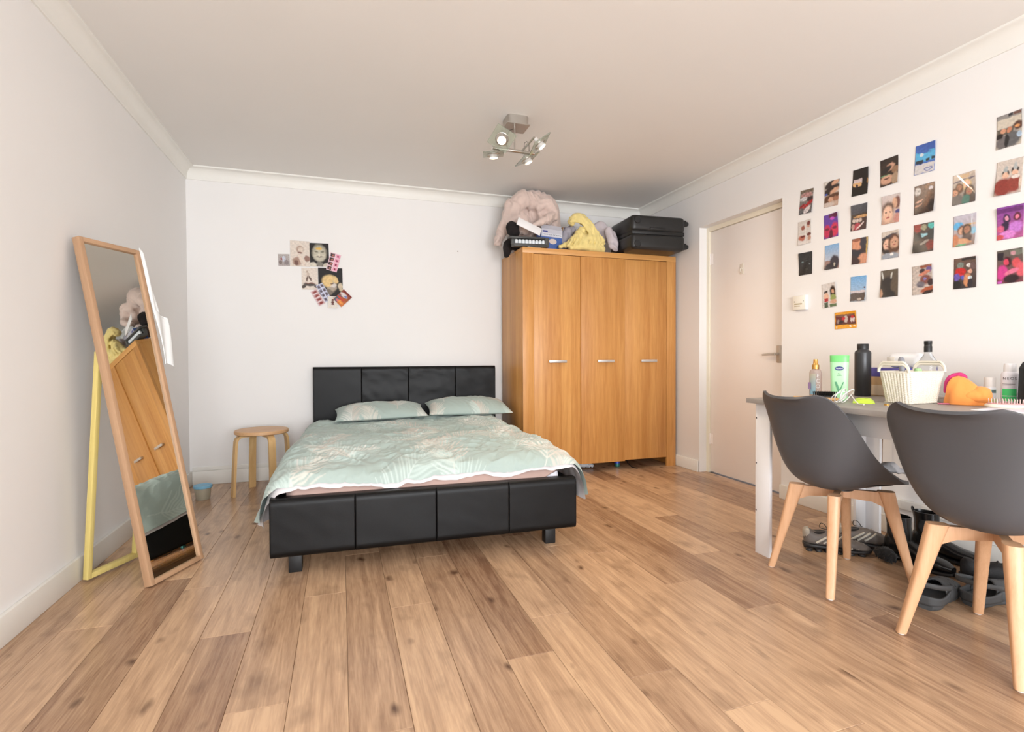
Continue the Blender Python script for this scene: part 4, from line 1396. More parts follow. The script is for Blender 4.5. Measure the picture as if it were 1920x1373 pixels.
ph('c3', [(2.249, 1.634), (2.155, 1.63), (2.152, 1.485), (2.247, 1.487)], [('g', (62, 52, 56), (54, 38, 38)), ('r', .88, 0, 1, .9, (206, 170, 90)), ('e', .28, .24, .34, .22, (214, 150, 116)), ('e', .3, .06, .3, .06, (150, 90, 64)), ('e', .7, .2, .2, .2, (56, 50, 58)), ('e', .35, .58, .5, .12, (44, 40, 50), 20), ('e', .75, .84, .34, .22, (216, 156, 126), -50), ('e', .25, .9, .3, .12, (60, 36, 36))], 'sideways close-up photo of two faces with a yellow edge')
ph('d3', [(2.255, 1.418), (2.158, 1.414), (2.165, 1.272), (2.257, 1.274)], [('g', (116, 170, 218), (178, 196, 214)), ('r', 0, .56, 1, .68, (206, 196, 198)), ('r', 0, .66, 1, 1, (96, 84, 78)), ('e', .9, .46, .06, .03, (90, 44, 50)), ('e', .6, .92, .14, .04, (190, 180, 170)), ('n', .10, 6, 12)], 'photo of blue sky over a dark plain with a balloon')
ph('a4', [(2.086, 2.025), (1.99, 2.027), (1.986, 1.881), (2.083, 1.881)], [('g', (44, 34, 30), (60, 44, 36)), ('e', .55, .34, .26, .12, (206, 160, 136), -30), ('e', .35, .4, .3, .1, (36, 30, 30), -30), ('e', .85, .48, .2, .12, (150, 116, 90)), ('e', .3, .62, .3, .03, (90, 150, 110)), ('e', .38, .78, .36, .16, (206, 160, 134)), ('e', .85, .8, .2, .2, (176, 150, 124)), ('e', .35, .74, .16, .03, (90, 56, 48))], 'dark sideways photo of two smiling faces, top of the column over the flask')
ph('b4', [(2.075, 1.826), (1.981, 1.823), (1.978, 1.67), (2.071, 1.675)], [('g', (196, 184, 182), (190, 150, 130)), ('e', .84, .3, .18, .2, (110, 64, 56)), ('e', .7, .3, .14, .18, SK), ('e', .34, .52, .32, .28, (80, 52, 44)), ('e', .34, .66, .28, .28, SK2), ('e', .24, .6, .05, .02, (80, 52, 44)), ('e', .46, .6, .05, .02, (80, 52, 44)), ('e', .35, .78, .1, .025, (170, 84, 80)), ('e', .9, .62, .14, .06, (50, 54, 120)), ('e', .88, .84, .18, .16, (190, 130, 120))], 'photo of two close faces with a dark blue collar')
ph('c4', [(2.075, 1.633), (1.98, 1.629), (1.979, 1.485), (2.072, 1.485)], [('g', (212, 200, 188), (180, 160, 146)), ('e', .4, .2, .5, .06, (70, 72, 84), -14)] + face(.3, .46, .24, SK2, HR) + face(.72, .42, .26, SK, HB) + [('e', .5, .92, .5, .12, (150, 156, 166)), ('e', .6, .86, .08, .05, (240, 236, 230))], 'selfie of two smiling long-haired women against a white wall')
ph('d4', [(2.077, 1.424), (1.985, 1.423), (1.984, 1.278), (2.078, 1.278)], [('g', (96, 84, 68), (70, 56, 46)), ('e', .1, .2, .05, .16, (196, 196, 190), -10), ('e', .62, .24, .05, .14, (206, 206, 196), 12), ('e', .4, .6, .4, .34, (44, 36, 32)), ('e', .85, .62, .26, .36, (92, 78, 62)), ('e', .45, .95, .4, .2, (34, 28, 26)), ('e', .06, .9, .07, .2, (170, 130, 104))], 'dim brown photo of two heads seen from behind')
ph('a5', [(1.903, 2.034), (1.806, 2.03), (1.809, 1.882), (1.905, 1.889)], [('g', (62, 96, 176), (70, 110, 190)), ('r', 0, .24, 1, .62, (90, 176, 220)), ('e', .25, .22, .5, .07, (66, 102, 180), 14), ('e', .33, .36, .09, .055, (214, 222, 226)), ('r', .03, .52, .42, .66, (40, 52, 66)), ('r', .55, .50, .74, .62, (50, 60, 64)), ('r', .8, .48, 1, .60, (40, 54, 66)), ('r', 0, .66, 1, 1, (206, 202, 202)), ('e', .7, .88, .2, .06, (110, 116, 170)), ('e', .7, .88, .12, .03, (200, 206, 214))], 'bright blue photo of a building under a deep blue sky')
ph('b5', [(1.906, 1.83), (1.808, 1.827), (1.81, 1.683), (1.905, 1.683)], [('g', (120, 96, 84), (60, 40, 32)), ('e', .16, .2, .16, .14, (190, 184, 180)), ('r', .5, .0, 1, .16, (130, 100, 80)), ('e', .8, .18, .1, .06, (206, 200, 206)), ('e', .66, .5, .14, .3, (110, 78, 60), 18), ('e', .9, .8, .18, .2, (44, 32, 32)), ('e', .25, .55, .2, .04, (196, 150, 130), -20), ('e', .2, .7, .2, .03, (180, 130, 110), -20), ('n', .35, 4, 17)], 'brown cluttered photo with a grey rounded shape in its corner')
ph('c5', [(1.91, 1.633), (1.811, 1.629), (1.813, 1.486), (1.904, 1.486)], [('g', (80, 66, 60), (44, 26, 24)), ('e', .2, .12, .18, .16, (146, 60, 54)), ('e', .5, .14, .14, .1, (150, 146, 120)), ('e', .88, .12, .16, .1, (76, 176, 170)), ('e', .5, .4, .22, .06, (150, 196, 206)), ('e', .2, .45, .18, .14, (40, 40, 40)), ('e', .88, .42, .18, .18, (40, 44, 46)), ('e', .55, .66, .24, .05, (150, 140, 130), -20), ('e', .85, .78, .2, .16, (120, 34, 28)), ('e', .2, .85, .24, .16, (24, 16, 16)), ('n', .25, 5, 19)], 'dark red room photo with a turquoise corner')
ph('d5', [(1.912, 1.419), (1.814, 1.421), (1.814, 1.273), (1.911, 1.272)], [('g', (190, 176, 166), (196, 182, 172)), ('r', .4, 0, 1, .12, (150, 84, 60)), ('e', .5, .2, .14, .08, (60, 44, 50)), ('e', .85, .16, .14, .1, (110, 90, 150)), ('e', .6, .28, .3, .05, (206, 130, 104), -20), ('e', .65, .5, .26, .16, (130, 76, 66)), ('e', .62, .48, .08, .05, (130, 120, 180)), ('e', .9, .62, .14, .12, (60, 36, 36)), ('e', .4, .66, .2, .1, (110, 104, 112)), ('e', .75, .85, .34, .08, (170, 84, 50), -16), ('e', .75, .95, .3, .06, (50, 30, 26), -16), ('n', .2, 4, 21)], 'hazy sideways party photo in orange and lilac over the knitted basket')
ph('a6', [(1.729, 1.826), (1.633, 1.822), (1.631, 1.681), (1.727, 1.682)], [('g', (206, 190, 176), (90, 78, 74)), ('r', .25, .02, .75, .16, (206, 176, 140)), ('e', .5, .22, .5, .03, (110, 100, 110), -6)] + face(.62, .36, .14, SK2, (206, 176, 130)) + face(.28, .44, .13, SKD, HB) + face(.1, .6, .14, (196, 140, 110), HB) + face(.72, .6, .16, SKD, HR) + [('e', .2, .88, .3, .2, (90, 84, 84)), ('e', .6, .9, .18, .18, (44, 104, 94)), ('e', .9, .9, .14, .2, (60, 48, 46))], 'selfie of four friends in dark coats, one in a green top')
ph('b6', [(1.725, 1.627), (1.63, 1.627), (1.629, 1.479), (1.723, 1.483)], [('g', (190, 186, 200), (150, 130, 120)), ('e', .2, .34, .22, .12, (84, 170, 220)), ('r', .5, .3, 1, .36, (206, 160, 84)), ('r', .78, 0, .84, .5, (216, 224, 230)), ('e', .9, .55, .12, .12, (120, 180, 210))] + face(.38, .5, .15, SK, (110, 70, 50), False) + face(.6, .48, .15, SKD, HR) + [('e', .62, .76, .22, .14, (66, 44, 46)), ('e', .4, .84, .44, .08, (206, 150, 110), 14), ('e', .1, .8, .14, .2, (190, 120, 84)), ('r', .1, .93, .6, 1, (90, 166, 120))], 'photo of a hugging couple with blue and yellow lights')
ph('c6', [(1.721, 1.425), (1.626, 1.423), (1.625, 1.278), (1.72, 1.279)], [('g', (110, 84, 70), (50, 40, 42)), ('r', .35, 0, 1, .1, (44, 34, 32)), ('e', .3, .24, .14, .1, (120, 130, 120)), ('e', .66, .26, .1, .06, (226, 220, 214)), ('e', .85, .3, .14, .1, (110, 84, 80)), ('e', .3, .45, .24, .14, (196, 34, 34)), ('e', .15, .62, .14, .12, (104, 84, 170)), ('e', .4, .64, .08, .08, (84, 90, 180)), ('e', .72, .46, .1, .07, (226, 170, 146)), ('e', .6, .74, .16, .2, (206, 140, 96)), ('e', .72, .66, .08, .05, (206, 220, 226)), ('e', .74, .84, .1, .14, (40, 30, 40)), ('e', .15, .88, .2, .14, (26, 22, 22)), ('n', .25, 5, 23)], 'busy party photo with a red top and purple lights, at the foot of its column')
ph('a7', [(1.554, 2.03), (1.461, 2.028), (1.459, 1.881), (1.552, 1.884)], [('g', (140, 136, 134), (196, 186, 172)), ('r', .45, 0, .65, .1, (40, 42, 50)), ('r', .65, 0, 1, .1, (110, 76, 66)), ('r', 0, .12, 1, .4, (206, 196, 180)), ('r', 0, .4, .68, .62, (96, 88, 76)), ('e', .85, .42, .2, .12, (90, 60, 50)), ('e', .8, .44, .1, .05, (216, 150, 96)), ('e', .26, .48, .1, .07, (206, 150, 120)), ('e', .5, .48, .1, .08, (196, 130, 100)), ('e', .3, .84, .3, .2, (110, 104, 104)), ('e', .65, .78, .3, .22, (96, 96, 98)), ('e', .42, .8, .08, .2, (36, 34, 36)), ('e', .12, .62, .14, .08, (30, 24, 26), -20), ('e', .9, .7, .1, .08, (170, 190, 210))], 'photo of friends in grey coats under a long pale shelf')
ph('b7', [(1.554, 1.827), (1.459, 1.821), (1.457, 1.672), (1.553, 1.677)], [('g', (206, 194, 184), (196, 182, 172)), ('e', .36, .38, .14, .08, (46, 40, 42)), ('e', .36, .28, .07, .12, (170, 176, 176)), ('e', .36, .44, .12, .08, SK2), ('e', .72, .32, .14, .09, (44, 38, 40)), ('e', .72, .22, .07, .12, (176, 180, 180)), ('e', .72, .40, .12, .08, SK2), ('e', .3, .78, .34, .26, (136, 54, 46)), ('e', .72, .72, .26, .24, (144, 62, 52)), ('e', .74, .52, .16, .05, (226, 214, 206)), ('e', .94, .7, .05, .16, (214, 196, 180)), ('n', .1, 6, 25)], 'pale photo of two children in cone party hats')
ph('c7', [(1.548, 1.62), (1.452, 1.62), (1.451, 1.474), (1.546, 1.477)], [('g', (130, 66, 150), (176, 84, 140)), ('r', 0, .04, 1, .2, (104, 44, 110)), ('e', .36, .38, .14, .14, (56, 30, 66)), ('e', .36, .36, .07, .06, (226, 150, 176)), ('e', .32, .6, .16, .12, (40, 22, 56)), ('e', .76, .36, .14, .14, (96, 30, 60)), ('e', .76, .36, .07, .06, (226, 120, 150)), ('e', .72, .66, .26, .16, (196, 120, 206)), ('e', .4, .86, .3, .12, (216, 130, 206)), ('e', .12, .66, .14, .1, (206, 90, 130)), ('e', .1, .92, .16, .08, (196, 70, 80)), ('n', .12, 5, 27)], 'violet lit photo of two people sitting')
ph('d7', [(1.547, 1.428), (1.451, 1.428), (1.45, 1.28), (1.544, 1.28)], [('g', (96, 92, 84), (120, 60, 70)), ('r', 0, .05, .25, .3, (40, 30, 40)), ('r', .5, .02, 1, .2, (120, 124, 110)), ('e', .62, .12, .1, .06, (206, 150, 160)), ('e', .4, .36, .16, .14, (70, 24, 34)), ('e', .34, .36, .1, .09, (216, 70, 96)), ('e', .74, .42, .16, .14, (216, 84, 90)), ('e', .2, .68, .2, .22, (206, 60, 140)), ('e', .9, .62, .16, .2, (226, 96, 110)), ('e', .56, .66, .28, .06, (226, 120, 150), -20), ('e', .55, .88, .3, .12, (44, 22, 30)), ('r', 0, .92, .2, 1, (206, 90, 190))], 'pink and red lit photo of two people leaning together')
ph('card', [(2.358, 1.218), (2.218, 1.221), (2.216, 1.122), (2.354, 1.119)], [('g', (232, 160, 40), (236, 166, 44)), ('r', .03, .14, .97, .78, (104, 36, 30)), ('e', .5, .22, .45, .07, (130, 90, 70)), ('e', .52, .44, .08, .2, (206, 190, 180)), ('e', .42, .4, .08, .1, (196, 40, 40)), ('e', .78, .48, .05, .16, (220, 206, 200)), ('e', .88, .48, .05, .16, (220, 206, 200)), ('e', .83, .34, .08, .08, (196, 44, 44)), ('e', .16, .56, .06, .12, (150, 130, 120)), ('e', .3, .6, .1, .08, (44, 24, 26)), ('r', .03, .68, .97, .78, (90, 50, 30)), ('r', .06, .82, .12, .97, (226, 222, 214)), ('e', .74, .88, .04, .05, (250, 246, 236)), ('e', .9, .87, .05, .03, (250, 240, 226)), ('n', .1, 6, 29)], 'orange bordered landscape card with red figures, below the photos')
for i, (k_, cs_, ops, lb) in enumerate(PH):
    land = k_ == 'card'
    print_sheet('wall_photo' if not land else 'picture_card', lb, 'photo' if not land else 'card', cs_, paint(ops, 60 if land else 40, 40 if land else 60), 'right', 'photos stuck on the right-hand wall', 0.003, None, i)

PO = [
    ('art_print', 'tiny blurred grey print beside the smoking portrait sheet', [(-0.465, 1.784), (-0.381, 1.787), (-0.379, 1.694), (-0.464, 1.691)], [('g', (176, 168, 164), (170, 160, 158)), ('e', .3, .4, .1, .1, (150, 84, 84)), ('e', .5, .4, .14, .24, (196, 200, 212)), ('e', .7, .7, .2, .2, (140, 130, 130)), ('e', .2, .7, .14, .16, (130, 116, 112)), ('n', .15, 4, 31)], 0.0010),
    ('art_print', 'cream sheet with a faint brown portrait, hand to mouth', [(-0.382, 1.899), (-0.229, 1.895), (-0.231, 1.696), (-0.371, 1.692)], [('g', (222, 210, 198), (220, 208, 196)), ('e', .5, .34, .18, .15, (176, 150, 134)), ('e', .54, .36, .14, .12, (214, 198, 184)), ('e', .5, .46, .12, .03, (130, 96, 84)), ('e', .36, .8, .24, .16, (170, 140, 124)), ('e', .3, .86, .1, .1, (120, 86, 76)), ('e', .6, .78, .09, .3, (222, 206, 192), -25), ('e', .86, .68, .14, .12, (150, 116, 104)), ('n', .06, 6, 33)], 0.0010),
    ('art_print', 'black poster with a pale close-up face and yellow brow', [(-0.232, 1.885), (-0.086, 1.89), (-0.085, 1.701), (-0.229, 1.699)], [('g', (30, 26, 26), (28, 25, 25)), ('e', .5, .42, .36, .34, (170, 164, 146)), ('e', .5, .5, .3, .26, (196, 190, 172)), ('e', .48, .24, .16, .06, (220, 180, 96)), ('e', .34, .36, .1, .03, (120, 116, 100)), ('e', .66, .36, .1, .03, (120, 116, 100)), ('e', .5, .58, .16, .03, (120, 112, 100)), ('e', .5, .52, .05, .06, (214, 206, 186)), ('e', .14, .94, .2, .12, (214, 206, 190)), ('e', .88, .96, .2, .1, (206, 198, 182)), ('e', .5, .9, .16, .1, (130, 126, 116))], 0.0024),
    ('photo_strip', 'pink photo booth strip tilted on the black posters', [(-0.068, 1.819), (0.022, 1.797), (-0.040, 1.661), (-0.112, 1.682)], [('g', (232, 196, 206), (232, 196, 206))] + [('r', .05, .03 + .245 * i, .46, .23 + .245 * i, (60, 46, 44)) for i in range(4)] + [('e', .3, .14 + .245 * i, .09, .05, (180, 110, 100)) for i in range(4)] + [('r', .54, .03 + .245 * i, .97, .23 + .245 * i, (226, 150, 176)) for i in range(4)] + [('e', .75, .13 + .245 * i, .08, .05, (130, 40, 60)) for i in range(4)], 0.0048),
    ('art_print', 'cream sheet with a figure on a dark motorbike', [(-0.294, 1.684), (-0.171, 1.688), (-0.172, 1.51), (-0.293, 1.512)], [('g', (224, 212, 200), (222, 210, 198)), ('e', .34, .18, .06, .05, (186, 164, 148)), ('e', .38, .32, .1, .1, (206, 188, 174)), ('e', .34, .5, .05, .14, (110, 90, 80), 10), ('e', .52, .48, .05, .14, (110, 90, 80), -22), ('e', .48, .76, .36, .08, (84, 76, 72)), ('e', .14, .86, .11, .08, (74, 66, 62)), ('e', .88, .84, .12, .07, (90, 80, 76)), ('e', .5, .7, .3, .02, (150, 96, 84))], 0.0010),
    ('art_print', 'black poster with a blond portrait', [(-0.168, 1.691), (0.019, 1.694), (0.017, 1.466), (-0.168, 1.463)], [('g', (30, 28, 28), (30, 28, 29)), ('e', .46, .46, .3, .2, (226, 196, 140)), ('e', .54, .66, .2, .2, (170, 156, 140)), ('e', .6, .62, .12, .07, (214, 206, 200)), ('e', .38, .5, .2, .18, (224, 192, 134)), ('e', .7, .42, .1, .12, (220, 190, 136), -20), ('e', .9, .64, .1, .1, (206, 190, 164)), ('e', .95, .78, .1, .06, (196, 180, 150)), ('e', .56, .56, .06, .02, (90, 60, 56)), ('e', .44, .86, .14, .1, (120, 110, 100)), ('n', .08, 5, 35)], 0.0024),
    ('photo_strip', 'bluish photo booth strip below the motorbike sheet', [(-0.181, 1.553), (-0.130, 1.568), (-0.075, 1.440), (-0.123, 1.402)], [('g', (206, 208, 226), (206, 208, 226))] + [('r', .05 + .5 * j_, .03 + .245 * i, .47 + .5 * j_, .23 + .245 * i, (130, 128, 146)) for i in range(4) for j_ in range(2)] + [('e', .26 + .5 * j_, .14 + .245 * i, .12, .05, (90, 76, 84)) for i in range(4) for j_ in range(2)], 0.0062),
    ('photo_strip', 'reddish photo booth strip, lowest of the collage', [(-0.236, 1.486), (-0.190, 1.519), (-0.107, 1.408), (-0.158, 1.385)], [('g', (226, 206, 208), (226, 206, 208))] + [('r', .08, .03 + .245 * i, .92, .23 + .245 * i, (190, 150, 150)) for i in range(4)] + [('e', .5, .14 + .245 * i, .26, .06, (140, 60, 56)) for i in range(4)], 0.0040),
    ('art_print', 'small white card with a dark brown motif', [(-0.096, 1.459), (-0.023, 1.465), (-0.024, 1.365), (-0.099, 1.369)], [('g', (222, 214, 204), (222, 214, 204)), ('e', .52, .32, .14, .08, (92, 40, 36)), ('e', .5, .5, .16, .08, (96, 44, 40)), ('e', .5, .66, .16, .08, (100, 46, 42)), ('r', .5, .04, .8, .09, (80, 60, 56))], 0.0084),
    ('art_print', 'colourful red and orange picture tilted at the end of the collage', [(0.018, 1.523), (0.095, 1.462), (0.003, 1.372), (-0.048, 1.440)], [('g', (120, 50, 44), (206, 120, 60)), ('r', 0, 0, 1, .1, (120, 24, 24)), ('e', .4, .3, .36, .12, (214, 206, 206)), ('e', .6, .3, .14, .08, (120, 130, 180)), ('r', 0, .44, .4, 1, (90, 96, 110)), ('e', .4, .6, .4, .08, (196, 70, 50)), ('e', .6, .8, .3, .08, (232, 150, 70)), ('e', .3, .84, .12, .08, (206, 110, 116)), ('n', .2, 4, 37)], 0.0106),
]
for i, (nm, lb, cs_, ops, off) in enumerate(PO):
    print_sheet(nm, lb, 'print', cs_, paint(ops, 46, 60), 'back', 'collage over the bed', 0.0006, M_poster, 60 + i, off)
MB().lathe([(0, 0), (0.004, 0), (0.005, 0.002), (0, 0.004)], 10).done('wall_nail', mat('nail_grey', c(150, 140, 130), 0.5), None, (0.98, YB - 0.001, 1.89), (PI / 2, 0, 0))
tag(bpy.data.objects['wall_nail'], 'tiny bare nail in the wall over the bed', 'nail')

# ------------------------------------------------------------------ things on the desk
DZT = 0.7555
FACE = R(-52)                                 # turn a front (local -y) towards the room


def at_desk(name, label, cat, x, y, rz=0.0, dz=0.0, group=None):
    return thing(name, label, cat, (x, y, DZT + dz), rz, group)


M_gold = mat('gold_plastic', c(222, 172, 96), 0.25, 0.8)
M_clear = mat('clear_plastic', c(232, 222, 214), 0.12, trans=0.8, ior=1.3)
t = at_desk('mist_bottle', 'clear body mist bottle with a gold spray top', 'bottle', 2.440, 2.000 + 0.03, FACE)
t.location = (2.30, 2.030, DZT)
MB().lathe([(0, 0), (0.025, 0), (0.028, 0.004), (0.028, 0.118), (0.024, 0.132), (0.014, 0.138), (0, 0.138)], 28).done('body', mat('mist_liquid_plastic', c(226, 208, 200), 0.15, trans=0.5, ior=1.3), t)
MB().lathe([(0, 0.138), (0.0165, 0.138), (0.0165, 0.158), (0.0115, 0.163), (0.0095, 0.187), (0, 0.188)], 20).done('spray_top', M_gold, t)
mb = MB()
for i in range(13):
    a0, a1 = R(-150 + i * 5), R(-150 + (i + 1) * 5)
    mb.rings([[(0.0285 * math.cos(a), 0.0285 * math.sin(a), z) for a in (a0, a1)] for z in (0.010, 0.115)], cap=False, closed=False)
lb = mb.done('printed_label', vcol('mist_label_print', 0.4), t)
at = lb.data.color_attributes.new('Col', 'FLOAT_COLOR', 'POINT')
for v, d in zip(lb.data.vertices, at.data):
    d.color = c(140, 190, 214) if v.co.z < 0.05 else c(196, 190, 170)
bx('label_block', mat('label_violet', c(150, 120, 160), 0.4), t, -0.024, -0.012, -0.0295, -0.0265, 0.035, 0.07, 0, rot=(0, 0, R(-18)))
for i, ch in enumerate('ECOI'):
    text(ch, 0.026, M_paper, t, (0.012, -0.0275, 0.104 - i * 0.027), (PI / 2, R(0), R(20)), 'printed_lettering')

t = at_desk('lotion_bottle', 'pale green body lotion bottle with a blue oval logo', 'bottle', 2.177, 1.795, FACE)
M_lot = mat('pale_green_bottle', c(176, 228, 176), 0.35)
ol = lambda sx, sy: [(sx * math.copysign(abs(math.cos(2 * PI * k / 32)) ** 0.7, math.cos(2 * PI * k / 32)), sy * math.copysign(abs(math.sin(2 * PI * k / 32)) ** 0.7, math.sin(2 * PI * k / 32))) for k in range(32)]
mb = MB()
mb.rings([[(x, y, z) for x, y in ol(a, b_)] for a, b_, z in ((0.031, 0.018, 0), (0.0335, 0.020, 0.004), (0.0345, 0.021, 0.09), (0.037, 0.022, 0.172), (0.0375, 0.022, 0.176))])
mb.done('body', M_lot, t)
mb = MB()
mb.rings([[(x, y, z) for x, y in ol(a, b_)] for a, b_, z in ((0.0375, 0.0222, 0.1765), (0.0385, 0.0225, 0.204), (0.0375, 0.0215, 0.207))])
mb.done('cap', mat('green_cap', c(112, 198, 112), 0.35), t)
lg = MB().lathe([(0, 0), (0.017, 0), (0.017, 0.0012), (0, 0.0012)], 28, sy=0.56, mtx=Matrix.Translation((0, -0.0222, 0.147)) @ Matrix.Rotation(PI / 2, 4, 'X')).done('oval_logo', mat('logo_blue', c(44, 52, 120), 0.4), t)
text('Vaseline', 0.0085, M_paper, t, (0, -0.0238, 0.147), (PI / 2, 0, 0))
text('Aloe\nSoothe', 0.0065, mat('print_green_dark', c(70, 110, 84), 0.5), t, (0, -0.0226, 0.119), (PI / 2, 0, 0))
mb = MB()
mb.rings([[(x, -0.0222, z) for x, z in q_] for q_ in ([(-0.018, 0.086), (-0.002, 0.030)], [(-0.010, 0.086), (0.003, 0.048)])], cap=False, closed=False)
mb.rings([[(x, -0.0222, z) for x, z in q_] for q_ in ([(0.019, 0.086), (-0.001, 0.030)], [(0.014, 0.084), (0.004, 0.052)])], cap=False, closed=False)
mb.done('leaf_mark', mat('leaf_green', c(84, 150, 110), 0.4), t)

t = at_desk('drinks_flask', 'matt black metal drinks flask with a screw lid', 'flask', 2.520, 1.948)
MB().lathe([(0, 0), (0.034, 0), (0.036, 0.003), (0.036, 0.218), (0.034, 0.226), (0.025, 0.234), (0.024, 0.238), (0, 0.238)], 36).done('body', mat('matt_black_metal', c(58, 58, 60), 0.35, 0.35), t)
MB().lathe([(0, 0.238), (0.0255, 0.238), (0.0255, 0.262), (0.0235, 0.265), (0, 0.265)], 30).done('lid', M_blackplastic, t)

t = at_desk('cardboard_box', 'brown cardboard carton behind the flask', 'box', 2.595, 1.79)
bx('carton', mat('brown_card', c(196, 160, 118), 0.8, vary=(12, 0.04)), t, 0, 0.085, 0, 0.245, 0, 0.098, 0.001)
bx('pale_panel', mat('pale_card', c(222, 200, 172), 0.8), t, -0.0008, 0.0, 0.002, 0.243, 0.004, 0.055, 0)
t = at_desk('purple_box', 'flat purple box lying on the cardboard carton', 'box', 2.597, 1.772, R(1), 0.0985)
bx('carton', mat('purple_print_card', c(96, 88, 160), 0.45), t, 0, 0.075, 0, 0.265, 0, 0.044, 0.001)
MB().lathe([(0, 0), (0.017, 0), (0.017, 0.0008), (0, 0.0008)], 20, mtx=Matrix.Translation((0, 0.236, 0.024)) @ Matrix.Rotation(-PI / 2, 4, 'Y')).done('printed_rose', mat('print_rose', c(200, 80, 110), 0.5), t)
bx('printed_field', mat('print_teal', c(90, 110, 150), 0.5), t, -0.0006, 0.0, 0.205, 0.263, 0.002, 0.014, 0)
bx('printed_strip', mat('print_pale_violet', c(206, 200, 226), 0.5), t, -0.0006, 0.0, 0.02, 0.10, 0.014, 0.020, 0)
o = at_desk('white_case', 'rounded white plastic case on top of the purple box', 'case', 2.602, 1.735, 0, 0.143)
MB().box(0, 0.07, 0, 0.155, 0, 0.075, 0.028, 6).done('shell', mat('soft_white_plastic', c(240, 240, 242), 0.35), o)
bx('tag_panel', mat('case_cream', c(226, 218, 206), 0.45), o, -0.0006, 0.002, 0.112, 0.150, 0.02, 0.055, 0.001)

# knitted basket, wider at the rim, arch handles on the short ends
t = at_desk('knit_basket', 'cream knit-pattern plastic basket with arched handles', 'basket', 2.345, 1.592)
M_bask = mat('cream_basket_plastic', c(226, 218, 202), 0.5)


def rr_pt(f, hx_, hy_, r_=0.03):
    """point on a rounded rectangle at fraction f of its perimeter, with normal"""
    ax, ay = hx_ - r_, hy_ - r_
    segs = [2 * ay, PI / 2 * r_, 2 * ax, PI / 2 * r_, 2 * ay, PI / 2 * r_, 2 * ax, PI / 2 * r_]
    d = (f % 1.0) * sum(segs)
    k_ = 0
    while d > segs[k_]:
        d -= segs[k_]
        k_ += 1
    if k_ == 0: return (hx_, -ay + d, 1, 0)
    if k_ == 2: return (ax - d, hy_, 0, 1)
    if k_ == 4: return (-hx_, ay - d, -1, 0)
    if k_ == 6: return (-ax + d, -hy_, 0, -1)
    a0 = {1: 0, 3: PI / 2, 5: PI, 7: 1.5 * PI}[k_] + d / r_
    cx_, cy_ = {1: (ax, ay), 3: (-ax, ay), 5: (-ax, -ay), 7: (ax, -ay)}[k_]
    return (cx_ + r_ * math.cos(a0), cy_ + r_ * math.sin(a0), math.cos(a0), math.sin(a0))


nf, nz = 420, 84
bh = 0.132
P_ = np.zeros((nf, nz, 3))
for i in range(nf):
    f = i / nf
    for j in range(nz):
        g = j / (nz - 1)
        x, y, nx_, ny_ = rr_pt(f, 0.088 + 0.020 * g, 0.056 + 0.014 * g)
        colw = abs(math.sin(f * 52 * PI))
        st_ = abs(math.sin(g * 17 * PI + (0.5 if math.sin(f * 52 * PI) > 0 else -0.5) * colw * PI * 0.6))
        d = 0.0030 * colw ** 0.5 + 0.0016 * st_ - 0.0030 * (1 if colw < 0.25 and st_ < 0.55 else 0)
        P_[i, j] = (x + nx_ * d, y + ny_ * d, 0.002 + g * bh)
bk = link('basket_wall', grid_mesh('basket_wall', P_, closed_u=True), M_bask, t)
so = bk.modifiers.new('s', 'SOLIDIFY')
so.thickness = 0.003
so.offset = -1
bx('basket_floor', M_bask, t, -0.086, 0.086, -0.055, 0.055, 0.0, 0.004, 0.001)
ring = [(*rr_pt(i / 80, 0.108, 0.070)[:2], 0.002 + bh) for i in range(80)]
MB().tube(ring, 0.0045, 8, loop=True).done('rim_braid', M_bask, t)
for sx in (-1, 1):
    for rr_, zz_ in ((0.0055, 0.0), (0.005, 0.010)):
        pts = [(sx * (0.108 + 0.006 * math.sin(a)), 0.063 * math.cos(a) * (1 + zz_ * 2), 0.132 + (0.034 + zz_) * min(1, math.sin(a) * 1.35) ** 0.8) for a in np.linspace(0.02, PI - 0.02, 24)]
        MB().tube(pts, rr_, 8).done('handle', M_bask, t)
g_ = at_desk('grey_hairbrush', 'grey rounded handle sticking up out of the knit basket', 'brush', 2.340, 1.625, 0, 0.008)
MB().tube([(0, 0, 0.0), (0.004, 0.004, 0.10), (0.008, 0.012, 0.178), (0.008, 0.013, 0.190)], [0.008, 0.010, 0.012, 0.007], 14).done('brush_handle', mat('slate_grey_plastic', c(130, 130, 136), 0.45), g_)
heap('green_sachet', 'small green sachet peeping out of the knit basket', 'sachet', mat('green_foil', c(170, 206, 150), 0.4), [([(2.385, 1.60, 0.778), (2.39, 1.60, 0.86), (2.395, 1.60, 0.905)], [0.016, 0.02, 0.012])], [], 0.004, 2, noise_amp=0.003, noise_f=40)

t = at_desk('glass_bottle', 'clear glass wine bottle with a black cap behind the basket', 'bottle', 2.585, 1.682)
MB().lathe([(0, 0), (0.034, 0), (0.037, 0.004), (0.037, 0.155), (0.034, 0.178), (0.022, 0.198), (0.0145, 0.212), (0.0140, 0.222), (0, 0.222)], 36).done('body', mat('clear_bottle_glass', c(238, 240, 240), 0.04, trans=0.9, ior=1.25), t)
MB().lathe([(0, 0.220), (0.0155, 0.220), (0.0155, 0.246), (0.0145, 0.248), (0.0145, 0.256), (0.0155, 0.258), (0.0155, 0.272), (0, 0.273)], 24).done('screw_cap', M_blackplastic, t)
MB().lathe([(0.0374, 0.05), (0.0377, 0.05), (0.0377, 0.13), (0.0374, 0.13)], 36, cap=False).done('paper_label', mat('bottle_label', c(236, 236, 240), 0.6), t)

